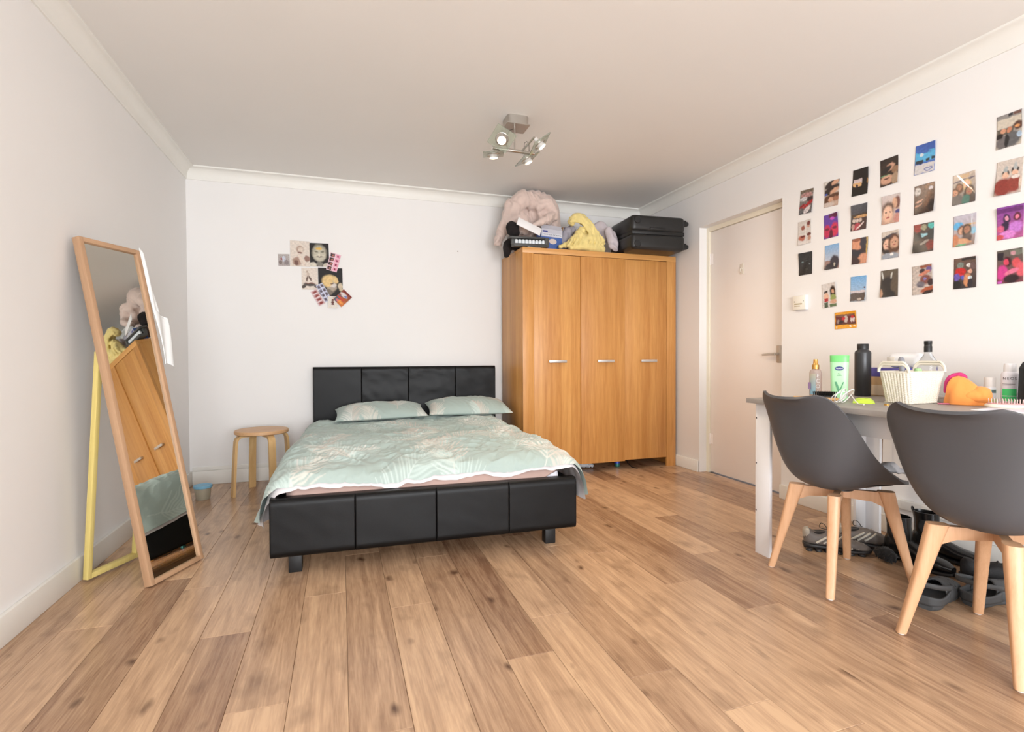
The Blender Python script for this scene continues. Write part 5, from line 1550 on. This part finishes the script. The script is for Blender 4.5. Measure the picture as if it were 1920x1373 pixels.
# green wipes packet
n1, n2 = 22, 14
P_ = np.zeros((n1, n2, 3))
for i in range(n1):
    for j in range(n2):
        u, v = i / (n1 - 1) * 2 - 1, j / (n2 - 1) * 2 - 1
        k_ = (1 - u ** 6) * (1 - v ** 4)
        P_[i, j] = (u * 0.065, v * 0.040, 0.002 + k_ * (0.014 + 0.004 * math.sin(u * 7 + v * 3)))
t = at_desk('wipes_packet', 'lime green foil packet lying in front of the flask', 'packet', 2.172, 1.674, R(38))
pk = link('packet', grid_mesh('packet', P_), mat('lime_foil', c(196, 222, 70), 0.35), t)
bx('base_film', MATS['lime_foil'], t, -0.065, 0.065, -0.040, 0.040, 0.0, 0.002, 0)
for xx, yy, l_ in ((-0.03, -0.015, 0.05), (0.02, 0.012, 0.04)):
    bx('printed_strip', mat('print_olive', c(140, 160, 40), 0.5), t, xx, xx + l_, yy, yy + 0.010, 0.0150, 0.0172, 0)

# white charging cable in loops
mb = MB()
pts = []
for k in range(150):
    a = k / 150 * 2 * PI * 4.0
    lo_ = 0.058 + 0.007 * math.sin(a * 0.37)
    pts.append((0.012 * math.sin(a * 0.6) + 0.016 * math.cos(a * 0.23) + lo_ * 0.75 * math.cos(a), lo_ * 0.75 * math.cos(a + 0.7 + 0.25 * math.sin(a * 0.5)) * 0.8, 0.0035 + (lo_ * 0.92) * (1 + math.sin(a + 0.25 * math.sin(a * 0.31))) * 0.5 + 0.001))
pts += [(0.03, -0.050, 0.004), (0.035, -0.075, 0.003), (0.02, -0.095, 0.003)]
cbl = mb.tube([tuple(p) for p in cr(pts, 320)], 0.0021, 6).done('charging_cable', mat('white_cable', c(240, 238, 236), 0.4), None, (2.040, 1.668, DZT), (0, 0, FACE + R(40)))
tag(cbl, 'tangle of thin white cable looped on the desk', 'cable')

# hairbrush with black bristles up
t = at_desk('bristle_hairbrush', 'wooden hairbrush with black bristles facing up', 'hairbrush', 2.085, 1.792, R(140))
M_bw = mat('brush_wood', c(214, 168, 110), 0.4)
mb = MB()
mb.rings([[(x * s_, y * s_, z) for x, y in [(0.055 * math.cos(2 * PI * k / 28), 0.028 * math.sin(2 * PI * k / 28)) for k in range(28)]] for s_, z in ((0.85, 0.0), (1.0, 0.006), (0.98, 0.014), (0.9, 0.017))])
mb.tube([(0.05, 0, 0.0125), (0.08, 0, 0.011), (0.125, 0, 0.0105)], [0.012, 0.009, 0.010], 12)
mb.done('brush_back', M_bw, t)
MB().lathe([(0, 0.017), (0.05, 0.017), (0.045, 0.023), (0, 0.026)], 28, sy=0.5).done('cushion_pad', M_blackplastic, t)
mb = MB()
for i in range(-6, 7):
    for j in range(-3, 4):
        x, y = i * 0.0072, j * 0.0065
        if (x / 0.047) ** 2 + (y / 0.023) ** 2 < 1:
            mb.tube([(x, y, 0.022), (x * 1.05, y * 1.1, 0.043)], 0.0009, 4)
mb.done('bristles', M_blackplastic, t)
# hair clips
for (x, y, rz) in ((1.995, 1.752, 20), (1.955, 1.735, 75), (2.020, 1.734, -30)):
    t = at_desk('hair_clip', 'tiny black and white hair clip near the desk edge', 'hair clip', x, y, R(rz), 0, 'hair clips by the hairbrush')
    for sg in (-1, 1):
        pts = [(i * 0.0045 - 0.016, sg * (0.003 + 0.002 * (i % 2)), 0.004 + 0.004 * (i % 2)) for i in range(8)]
        MB().tube(pts, 0.0022, 6).done('clip_jaw', M_blackplastic if sg < 0 else M_paper, t)
t = MB().lathe([(0.0075, 0), (0.0095, 0), (0.0095, 0.006), (0.0075, 0.006)], 24, cap=False).done('gold_ring', M_gold, None, (2.125, 1.538, DZT))
tag(t, 'small gold ring on the desk in front of the basket', 'ring')

# small pots to the right of the basket
t = at_desk('cream_jar', 'little glass jar with a dark lid beside the basket', 'jar', 2.520, 1.612)
MB().lathe([(0, 0), (0.014, 0), (0.015, 0.003), (0.015, 0.034), (0.012, 0.038), (0, 0.038)], 20).done('jar_body', mat('pale_jar', c(206, 200, 176), 0.3), t)
MB().lathe([(0, 0.038), (0.010, 0.038), (0.010, 0.048), (0, 0.049)], 20).done('jar_lid', mat('dark_jar_lid', c(70, 54, 50), 0.4), t)
t = at_desk('white_pot', 'low white round pot beside the basket', 'pot', 2.496, 1.570)
MB().lathe([(0, 0), (0.024, 0), (0.025, 0.002), (0.025, 0.016), (0.023, 0.018), (0, 0.018)], 28).done('pot_body', mat('ceramic_white', c(230, 226, 222), 0.35), t)
MB().lathe([(0, 0.018), (0.0255, 0.0178), (0.0255, 0.025), (0.0235, 0.027), (0, 0.027)], 28).done('pot_lid', M_white_lam, t)
mb = MB()
mb.tube([(2.538, 1.580, DZT + 0.003), (2.55, 1.56, DZT + 0.005), (2.565, 1.545, DZT + 0.006), (2.585, 1.53, DZT + 0.003)], 0.003, 6)
tag(mb.done('hair_tie', M_blackplastic), 'thin black hair tie on the desk behind the white pot', 'hair tie')
tag(bx('lip_pencil', mat('pink_pencil', c(176, 70, 100), 0.4), None, -0.02, 0.02, -0.0035, 0.0035, 0, 0.006, 0.002, loc=(2.385, 1.490, DZT), rot=(0, 0, R(-40))), 'short pink pencil lying on the desk', 'pencil')

# orange cap folded, pink inside
t = at_desk('orange_cap', 'crumpled orange cloth cap with a pink lining', 'cap', 2.455, 1.450, FACE)
M_or = mat('orange_cotton', c(240, 150, 72), 0.85, vary=(14, 0.05), bump=(120, 0.2), sheen=0.2)
nu, nv = 48, 26
P_ = np.zeros((nu, nv, 3))
for i in range(nu):
    a = 2 * PI * i / nu
    for j in range(nv):
        g = j / (nv - 1)
        # wide base tapering to a dome that is offset to one side
        rx = 0.070 * (1 - 0.55 * g ** 1.3) * math.sqrt(max(0.0, 1 - g ** 7))
        ry = 0.045 * (1 - 0.45 * g ** 1.3) * math.sqrt(max(0.0, 1 - g ** 7))
        wob = 1 + 0.06 * math.sin(3 * a + 4 * g) + 0.04 * math.sin(7 * a - 6 * g)
        P_[i, j] = (-0.026 * g + 0.002 + rx * math.cos(a) * wob, ry * math.sin(a) * wob, 0.001 + 0.118 * g)
link('crown', grid_mesh('crown', P_, closed_u=True), M_or, t)
heap('brim', '', '', M_or, [], [(0.046, -0.004, 0.040, 0.037, 0.038, 0.040), (0.02, -0.008, 0.034, 0.058, 0.038, 0.033)], 0.005, 8, parent=t, noise_amp=0.0015, noise_f=26)
heap('lining', '', '', mat('pink_lining', c(190, 50, 110), 0.8), [([(-0.064, 0.010, 0.045), (-0.060, 0.012, 0.085), (-0.042, 0.012, 0.118), (-0.016, 0.010, 0.124), (0.004, 0.008, 0.108)], [0.006, 0.009, 0.010, 0.009, 0.006])], [], 0.004, 3, parent=t, noise_amp=0.002, noise_f=30)

t = at_desk('small_spray', 'short white spray can with a green leaf band', 'spray can', 2.600, 1.448, FACE)
MB().lathe([(0, 0), (0.019, 0), (0.020, 0.002), (0.020, 0.068), (0.019, 0.070), (0, 0.070)], 28).done('can_body', M_white_lam, t)
MB().lathe([(0, 0.070), (0.0195, 0.070), (0.0195, 0.108), (0.018, 0.111), (0, 0.111)], 28).done('cap', mat('pale_cap', c(230, 224, 218), 0.4), t)
MB().lathe([(0.0202, 0.046), (0.0205, 0.046), (0.0205, 0.060), (0.0202, 0.060)], 28, cap=False).done('leaf_band', mat('leaf_teal', c(120, 176, 160), 0.4), t)
bx('printed_patch', mat('print_slate', c(70, 92, 92), 0.4), t, 0.004, 0.016, -0.0208, -0.017, 0.047, 0.058, 0)
MB().lathe([(0.0202, 0.006), (0.0205, 0.006), (0.0205, 0.022), (0.0202, 0.022)], 28, cap=False).done('lower_band', mat('leaf_lime', c(206, 222, 150), 0.4), t)

t = at_desk('dry_shampoo', 'tall white aerosol can lettered NEOS with a green panel', 'spray can', 2.588, 1.372, FACE - R(10))
MB().lathe([(0, 0), (0.027, 0), (0.0285, 0.003), (0.0285, 0.122), (0.026, 0.132), (0.0215, 0.136), (0, 0.136)], 32).done('can_body', mat('aerosol_white', c(240, 238, 244), 0.35), t)
MB().lathe([(0, 0.136), (0.0205, 0.136), (0.0195, 0.166), (0.018, 0.170), (0, 0.170)], 28).done('cap', M_white_lam, t)


def curved_panel(name, r_, a0, a1, z0_, z1_, m_, parent):
    mb_ = MB()
    n_ = 14
    mb_.rings([[(r_ * math.cos(a), r_ * math.sin(a), z) for a in np.linspace(R(a0), R(a1), n_)] for z in (z0_, z1_)], cap=False, closed=False)
    return mb_.done(name, m_, parent)


curved_panel('green_panel', 0.0288, -142, -48, 0.040, 0.068, mat('mint_green_print', c(80, 222, 130), 0.4), t)
curved_panel('green_panel', 0.0288, -142, -48, 0.018, 0.037, MATS['mint_green_print'], t)
for i, ch in enumerate('NEOS'):
    a = R(-124 + i * 23)
    text(ch, 0.015, mat('print_grey', c(120, 112, 116), 0.5), t, (0.0291 * math.cos(a), 0.0291 * math.sin(a), 0.109), (PI / 2, 0, a + PI / 2))
curved_panel('fine_print', 0.0289, -140, -58, 0.0865, 0.0885, MATS['print_grey'], t)
curved_panel('fine_print', 0.0289, -140, -80, 0.081, 0.0822, mat('print_light_grey', c(190, 184, 190), 0.5), t)

# wash bag at the edge of the picture
t = at_desk('wash_bag', 'dark patterned wash bag standing beside the aerosol can', 'bag', 2.562, 1.211, R(4))
mb = MB()
ol_ = [(-0.055, 0.0), (0.055, 0.0), (0.045, 0.16), (0.012, 0.185), (-0.012, 0.185), (-0.045, 0.16)]
mb.rings([[(x, y, z) for x, z in ol_] for y in (-0.10, 0.075)])
mb.rings([[(x * 0.85, y, z * 0.96) for x, z in ol_] for y in (0.075, 0.098)])
mb.done('bag_body', mat('black_bag_fabric', c(26, 28, 28), 0.6), t, auto=30)
for zz, hh, col in ((0.098, 0.012, (200, 220, 210)), (0.120, 0.010, (110, 74, 60)), (0.140, 0.008, (150, 200, 186))):
    w_ = 0.0555 - zz * 0.0625
    bx('printed_band', mat('bag_band_%d' % int(zz * 1000), c(*col), 0.5), t, -w_ - 0.001, w_ + 0.001, -0.1006, 0.0765, zz, zz + hh, 0)

# cream paddle brush on papers
t = at_desk('paper_sheets', 'white papers at the edge of the desk', 'paper', 2.345, 1.23, R(10))
bx('sheet', M_paper, t, -0.10, 0.12, -0.11, 0.09, 0, 0.0015, 0)
bx('sheet', mat('paper_lilac_white', c(232, 228, 238), 0.7), t, -0.08, 0.12, -0.12, 0.08, 0.0016, 0.003, 0, rot=(0, 0, R(6)))
t = at_desk('paddle_brush', 'cream paddle hairbrush with pink-tipped bristles on the papers', 'hairbrush', 2.400, 1.285, R(-60), 0.0035)
mb = MB()
mb.rings([[(x * s_, y * s_, z) for x, y in [(0.060 * math.cos(2 * PI * k / 32), 0.036 * math.sin(2 * PI * k / 32)) for k in range(32)]] for s_, z in ((0.88, 0.0), (1.0, 0.005), (1.0, 0.011), (0.94, 0.014))])
mb.tube([(0.055, 0, 0.0135), (0.09, 0, 0.012), (0.15, 0, 0.0115)], [0.013, 0.010, 0.011], 12)
mb.done('brush_back', mat('cream_brush_plastic', c(240, 226, 206), 0.35), t)
MB().lathe([(0, 0.013), (0.054, 0.013), (0.050, 0.018), (0, 0.021)], 30, sy=0.58).done('cushion_pad', mat('rose_pad', c(206, 150, 150), 0.5), t)
mb = MB()
for i in range(-6, 7):
    for j in range(-3, 4):
        x, y = i * 0.0078, j * 0.0085
        if (x / 0.052) ** 2 + (y / 0.031) ** 2 < 1:
            mb.tube([(x, y, 0.017), (x * 1.03, y * 1.05, 0.034)], 0.0011, 4)
mb.done('bristles', mat('pale_pink_bristle', c(232, 206, 200), 0.5), t)

# socks left on the first chair
heap('white_socks', 'pair of white socks dropped on the chair cushion', 'socks', mat('white_sock_cotton', c(232, 232, 236), 0.9, bump=(120, 0.3)), [
    ([(2.195, 1.625, 0.478), (2.20, 1.60, 0.490), (2.205, 1.57, 0.500), (2.215, 1.555, 0.488)], [0.012, 0.015, 0.014, 0.010]),
    ([(2.175, 1.60, 0.476), (2.205, 1.565, 0.478), (2.235, 1.535, 0.476), (2.262, 1.52, 0.472)], [0.012, 0.014, 0.012, 0.009])], [], 0.005, 3, noise_amp=0.003, noise_f=40)

# ------------------------------------------------------------------ shoes under the desk
def loft(stations, n=26, ex=2.6):
    """stations: (x, y centre, half width, z bottom, z top) -> rings in the yz plane"""
    rs_ = []
    for (x, yc, hw, zb0, zt) in stations:
        zc, hz_ = (zb0 + zt) / 2, (zt - zb0) / 2
        ring_ = []
        for k_ in range(n):
            a = 2 * PI * k_ / n
            ca, sa = math.cos(a), math.sin(a)
            ring_.append((x, yc + hw * math.copysign(abs(ca) ** (2 / ex), ca), zc + hz_ * math.copysign(abs(sa) ** (2 / ex), sa)))
        rs_.append(ring_)
    return rs_


def resamp(st_, n):
    return [tuple(p) for p in cr(st_, n)]


M_sn_grey = mat('sneaker_grey_mesh', c(112, 104, 98), 0.6, vary=(40, 0.15))
M_sn_dark = mat('sneaker_dark', c(40, 38, 38), 0.5)
M_sn_pale = mat('sneaker_pale', c(190, 184, 172), 0.45, 0.2)


def sneaker(label, x, y, rz):
    t_ = thing('running_shoe', label, 'shoe', (x, y, 0), rz, 'grey running shoes under the desk')
    # local x from heel (0) to toe (0.285)
    mb_ = MB()
    mb_.rings(loft(resamp([(0.004, 0, 0.018, 0.035, 0.085), (0.02, 0, 0.033, 0.028, 0.105), (0.06, 0, 0.036, 0.026, 0.088), (0.11, 0, 0.036, 0.024, 0.098), (0.16, 0, 0.042, 0.022, 0.086), (0.21, 0, 0.046, 0.020, 0.066), (0.26, 0, 0.038, 0.018, 0.050), (0.284, 0, 0.018, 0.018, 0.036)], 26)))
    up_ = mb_.done('upper', M_sn_grey, t_)
    mb_ = MB()
    mb_.rings(loft(resamp([(0.0, 0, 0.020, 0.016, 0.036), (0.03, 0, 0.038, 0.016, 0.038), (0.10, 0, 0.038, 0.014, 0.034), (0.20, 0, 0.049, 0.008, 0.028), (0.27, 0, 0.038, 0.010, 0.028), (0.290, 0, 0.018, 0.016, 0.030)], 20), ex=4))
    mb_.done('midsole', M_sn_dark, t_)
    for xx in (0.022, 0.062, 0.102, 0.150, 0.20, 0.245):
        for sg in (-1, 1):
            hw_ = 0.026 if xx < 0.12 else 0.032
            MB().lathe([(0, 0), (0.014, 0.0), (0.016, 0.003), (0.013, 0.010), (0.016, 0.018), (0, 0.019)], 14, xx, sg * hw_, 0).done('sole_column', M_sn_dark, t_)
    # collar opening, heel patch, side stripes, toe ridges
    MB().lathe([(0, 0), (0.030, 0), (0.033, 0.006), (0.028, 0.010), (0, 0.006)], 24, sx=1.25, sy=0.78, mtx=Matrix.Translation((0.062, 0, 0.083)) @ Matrix.Rotation(R(-6), 4, 'Y')).done('collar_lining', M_sn_dark, t_)
    hp = MB()
    hp.rings(loft([(-0.002, 0, 0.010, 0.060, 0.100), (0.010, 0, 0.030, 0.058, 0.110), (0.022, 0, 0.036, 0.078, 0.108)], 18))
    hp.done('heel_patch', M_sn_pale, up_)
    for sg in (-1, 1):
        for k_ in range(3):
            MB().tube([(0.05 + 0.03 * k_, sg * 0.040, 0.045), (0.08 + 0.03 * k_, sg * 0.040, 0.066), (0.11 + 0.026 * k_, sg * 0.034, 0.084)], 0.005, 6, flat=1.0).done('side_stripe', M_sn_pale, up_)
    for k_ in range(6):
        a0 = 0.185 + 0.014 * k_
        hw_ = 0.046 - 0.0035 * max(0, k_ - 2)
        hh = 0.070 - 0.0052 * k_
        MB().tube([(a0, -hw_, 0.030), (a0 + 0.003, -hw_ * 0.8, hh * 0.78), (a0 + 0.005, 0, hh + 0.004), (a0 + 0.003, hw_ * 0.8, hh * 0.78), (a0, hw_, 0.030)], 0.0035, 6).done('toe_rib', M_sn_pale if k_ % 2 else M_sn_dark, up_)
    MB().tube([tuple(p) for p in cr([(0.11, 0.012, 0.098), (0.10, 0.03, 0.118), (0.085, 0.042, 0.120), (0.085, 0.045, 0.095), (0.12, 0.03, 0.096)], 24)], 0.0018, 6).done('shoelace', M_sn_dark, t_)


sneaker('grey running shoe with a pale heel patch, in front of its pair', 2.185, 1.995, R(-37))
sneaker('grey running shoe with loose lace, nearer the wall than its pair', 2.385, 1.975, R(-37))

M_bt = mat('black_polished_leather', c(22, 21, 21), 0.22, bump=(30, 0.08))


def boot(label, x, y, rz):
    t_ = thing('ankle_boot', label, 'boot', (x, y, 0), rz, 'black ankle boots under the desk')
    mb_ = MB()
    mb_.rings(loft(resamp([(0.0, 0, 0.020, 0.030, 0.10), (0.02, 0, 0.036, 0.028, 0.125), (0.07, 0, 0.037, 0.026, 0.125), (0.12, 0, 0.036, 0.022, 0.098), (0.18, 0, 0.044, 0.018, 0.072), (0.24, 0, 0.040, 0.018, 0.060), (0.278, 0, 0.018, 0.018, 0.044)], 26)))
    mb_.done('foot', M_bt, t_)
    mb_ = MB()
    sec = [(0.058, 0.050, 0.037, 0.075), (0.058, 0.052, 0.038, 0.12), (0.055, 0.050, 0.038, 0.165), (0.052, 0.054, 0.042, 0.208)]
    out_ = [[(cx_ + a_ * math.cos(2 * PI * k_ / 26), b_ * math.sin(2 * PI * k_ / 26), z) for k_ in range(26)] for cx_, a_, b_, z in sec]
    inn_ = [[(cx_ + (a_ - .004) * math.cos(2 * PI * k_ / 26), (b_ - .004) * math.sin(2 * PI * k_ / 26), z) for k_ in range(26)] for cx_, a_, b_, z in reversed(sec)]
    mb_.rings(out_ + inn_)
    mb_.done('shaft', M_bt, t_)
    mb_ = MB()
    mb_.rings(loft(resamp([(-0.002, 0, 0.022, 0.014, 0.032), (0.03, 0, 0.038, 0.014, 0.032), (0.10, 0, 0.036, 0.012, 0.026), (0.19, 0, 0.047, 0.0, 0.020), (0.26, 0, 0.036, 0.002, 0.021), (0.284, 0, 0.018, 0.008, 0.022)], 20), ex=4))
    mb_.done('sole', M_blackplastic, t_)
    MB().box(-0.002, 0.062, -0.034, 0.034, 0.0, 0.028, 0.006, 3).done('heel_block', M_blackplastic, t_)
    for sg in (-1, 1):
        MB().lathe([(0, 0), (0.020, 0), (0.018, 0.002), (0, 0.002)], 16, sy=1.6, mtx=Matrix.Translation((0.056, sg * 0.0375, 0.145)) @ Matrix.Rotation(-sg * PI / 2, 4, 'X')).done('elastic_gusset', mat('black_elastic', c(34, 33, 34), 0.9), t_)
    MB().tube([tuple(p) for p in cr([(0.004, -0.008, 0.195), (-0.002, -0.008, 0.214), (-0.003, 0.0, 0.219), (-0.002, 0.008, 0.214), (0.004, 0.008, 0.195)], 16)], 0.0035, 6).done('pull_tab', M_blackplastic, t_)


boot('black leather ankle boot beside the fluffy slipper', 2.480, 1.792, R(-86))
boot('black leather ankle boot closest to the skirting board', 2.655, 1.790, R(-76))
heap('fluffy_slipper', 'black fluffy slipper between the running shoes and boots', 'slipper', mat('black_fur', c(20, 19, 19), 0.95, bump=(150, 0.6), sheen=0.1), [
    ([(2.395, 1.772, 0.030), (2.392, 1.735, 0.040), (2.385, 1.690, 0.030)], [0.022, 0.030, 0.022])], [], 0.006, 2, noise_amp=0.008, noise_f=60)

M_clog = mat('grey_foam_clog', c(74, 76, 78), 0.6)
M_clog_d = mat('grey_foam_inside', c(60, 62, 64), 0.7)


def clog(label, x, y, rz, rot=None, z=0.0):
    t_ = thing('foam_clog', label, 'shoe', (x, y, z), rz, 'grey foam clogs under the desk', rot)
    mb_ = MB()
    mb_.rings(loft(resamp([(0.0, 0, 0.022, 0.0, 0.035), (0.03, 0, 0.042, 0.0, 0.036), (0.10, 0, 0.040, 0.0, 0.030), (0.18, 0, 0.052, 0.0, 0.026), (0.25, 0, 0.045, 0.003, 0.028), (0.275, 0, 0.022, 0.010, 0.030)], 22), ex=4))
    mb_.done('sole', M_clog, t_)
    # upper: a shell over the front, open towards the heel
    nu_, nv_ = 26, 18
    Pm = np.zeros((nu_, nv_, 3))
    for i in range(nu_):
        a = PI * i / (nu_ - 1)
        for j_ in range(nv_):
            g = j_ / (nv_ - 1)
            xx = 0.115 + 0.160 * g - 0.030 * (1 - g) * (abs(math.cos(a)) ** 1.5) * 1.0
            hw_ = 0.046 + 0.008 * math.sin(PI * min(1, g * 1.2)) if g < 0.8 else 0.050 * math.sqrt(max(0.0, 1 - ((g - 0.8) / 0.2) ** 2)) + 0.003
            ht_ = (0.088 - 0.030 * g) * (1 if g < 0.75 else math.sqrt(max(0.02, 1 - ((g - 0.75) / 0.26) ** 2)))
            Pm[i, j_] = (xx, hw_ * math.cos(a), 0.022 + (ht_ - 0.022) * math.sin(a) ** 0.7)
    me_ = grid_mesh('upper', Pm)
    bm_ = bmesh.new()                          # real vent holes: cells cut out of the shell
    bm_.from_mesh(me_)
    bm_.faces.ensure_lookup_table()
    gone = []
    for gx, an in ((0.35, 50), (0.35, 90), (0.35, 130), (0.52, 36), (0.52, 70), (0.52, 108), (0.52, 144), (0.68, 55), (0.68, 90), (0.68, 125), (0.5, 8), (0.68, 8), (0.82, 18), (0.5, 170), (0.68, 170), (0.82, 162)):
        i_ = min(nu_ - 2, int(an / 180 * (nu_ - 1)))
        gone.append(bm_.faces[i_ * (nv_ - 1) + int(gx * (nv_ - 1))])
    bmesh.ops.delete(bm_, geom=list(set(gone)), context='FACES')
    bm_.to_mesh(me_)
    bm_.free()
    u_ = link('upper', me_, M_clog, t_)
    so_ = u_.modifiers.new('s', 'SOLIDIFY')
    so_.thickness = 0.005
    # collar walls from the upper round the heel
    col_ = [(0.10, -0.047, 0.062), (0.06, -0.044, 0.050), (0.02, -0.038, 0.050), (-0.002, -0.018, 0.054), (-0.004, 0, 0.055), (-0.002, 0.018, 0.054), (0.02, 0.038, 0.050), (0.06, 0.044, 0.050), (0.10, 0.047, 0.062)]
    Pw = np.zeros((40, 5, 3))
    for i, p in enumerate(cr(col_, 40)):
        for j_ in range(5):
            g = j_ / 4
            Pw[i, j_] = (p[0] * (1 - 0.0 * g), p[1] * (0.96 + 0.04 * g), 0.02 + (p[2] - 0.02) * g)
    w_ = link('heel_wall', grid_mesh('heel_wall', Pw), M_clog, t_)
    so_ = w_.modifiers.new('s', 'SOLIDIFY')
    so_.thickness = 0.006
    MB().lathe([(0, 0), (0.045, 0), (0.045, 0.002), (0, 0.002)], 26, sx=2.2, sy=0.86, mtx=Matrix.Translation((0.10, 0, 0.031))).done('footbed', M_clog, t_)
    pts_ = cr([(0.11, -0.050, 0.070), (0.06, -0.052, 0.084), (0.0, -0.042, 0.098), (-0.028, 0, 0.104), (0.0, 0.042, 0.098), (0.06, 0.052, 0.084), (0.11, 0.050, 0.070)], 30)
    Ps = np.zeros((30, 2, 3))
    for i, p in enumerate(pts_):
        Ps[i, 0] = p + np.array([0, 0, -0.009])
        Ps[i, 1] = p + np.array([0, 0, 0.009])
    s_ = link('heel_strap', grid_mesh('heel_strap', Ps), M_clog, t_)
    so_ = s_.modifiers.new('s', 'SOLIDIFY')
    so_.thickness = 0.005
    for sg in (-1, 1):
        MB().lathe([(0, 0), (0.008, 0), (0.007, 0.003), (0, 0.0035)], 14, mtx=Matrix.Translation((0.11, sg * 0.0525, 0.070)) @ Matrix.Rotation(-sg * PI / 2, 4, 'X')).done('rivet', M_clog_d, t_)


clog('grey foam clog with its heel opening facing the room', 2.088, 1.360, R(18))
clog('grey foam clog lying side-on in front of the black shoe', 2.274, 1.326, R(0))


def flat_shoe(label, x, y, rz):
    t_ = thing('black_trainer', label, 'shoe', (x, y, 0), rz)
    mb_ = MB()
    mb_.rings(loft(resamp([(0.0, 0, 0.020, 0.018, 0.080), (0.02, 0, 0.034, 0.018, 0.096), (0.07, 0, 0.036, 0.018, 0.080), (0.12, 0, 0.038, 0.016, 0.092), (0.18, 0, 0.045, 0.014, 0.072), (0.25, 0, 0.038, 0.012, 0.050), (0.278, 0, 0.018, 0.014, 0.036)], 26)))
    mb_.done('upper', mat('black_knit_shoe', c(24, 23, 24), 0.7, bump=(150, 0.3)), t_)
    mb_ = MB()
    mb_.rings(loft(resamp([(-0.004, 0, 0.022, 0.0, 0.028), (0.03, 0, 0.040, 0.0, 0.028), (0.10, 0, 0.039, 0.0, 0.024), (0.19, 0, 0.049, 0.0, 0.022), (0.26, 0, 0.038, 0.002, 0.022), (0.286, 0, 0.018, 0.008, 0.022)], 20), ex=4))
    mb_.done('sole', mat('black_rubber_sole', c(30, 30, 31), 0.6), t_)
    for k_ in range(5):
        MB().tube([(0.115 + 0.016 * k_, -0.026, 0.078 - .003 * k_), (0.118 + 0.016 * k_, 0, 0.098 - 0.0055 * k_), (0.115 + 0.016 * k_, 0.026, 0.078 - .003 * k_)], 0.0030, 6).done('shoelace', M_sn_dark, t_)
    MB().lathe([(0, 0), (0.028, 0), (0.031, 0.005), (0, 0.004)], 22, sx=1.3, sy=0.8, mtx=Matrix.Translation((0.062, 0, 0.078))).done('collar_lining', MATS['black_knit_shoe'], t_)


flat_shoe('plain black trainer by the skirting board behind the clogs', 2.520, 1.500, R(-48))
pp = bx('paper_scrap', M_paper, None, -0.045, 0.045, -0.025, 0.025, 0, 0.003, 0.001, loc=(2.762, 1.805, 0.016), rot=(R(-32), 0, R(85)))
tag(pp, 'scrap of white paper propped on the floor by the skirting', 'paper')
mb = MB()
mb.tube([tuple(p) for p in cr([(2.775, 2.02, 0.72), (2.77, 2.03, 0.5), (2.775, 2.035, 0.3), (2.765, 2.04, 0.12), (2.72, 2.06, 0.012), (2.62, 2.08, 0.006), (2.52, 2.10, 0.006)], 40)], 0.004, 8)
tag(mb.done('power_cord', mat('brown_cord', c(110, 84, 64), 0.6)), 'thin brown cord running down the wall under the desk', 'cord')
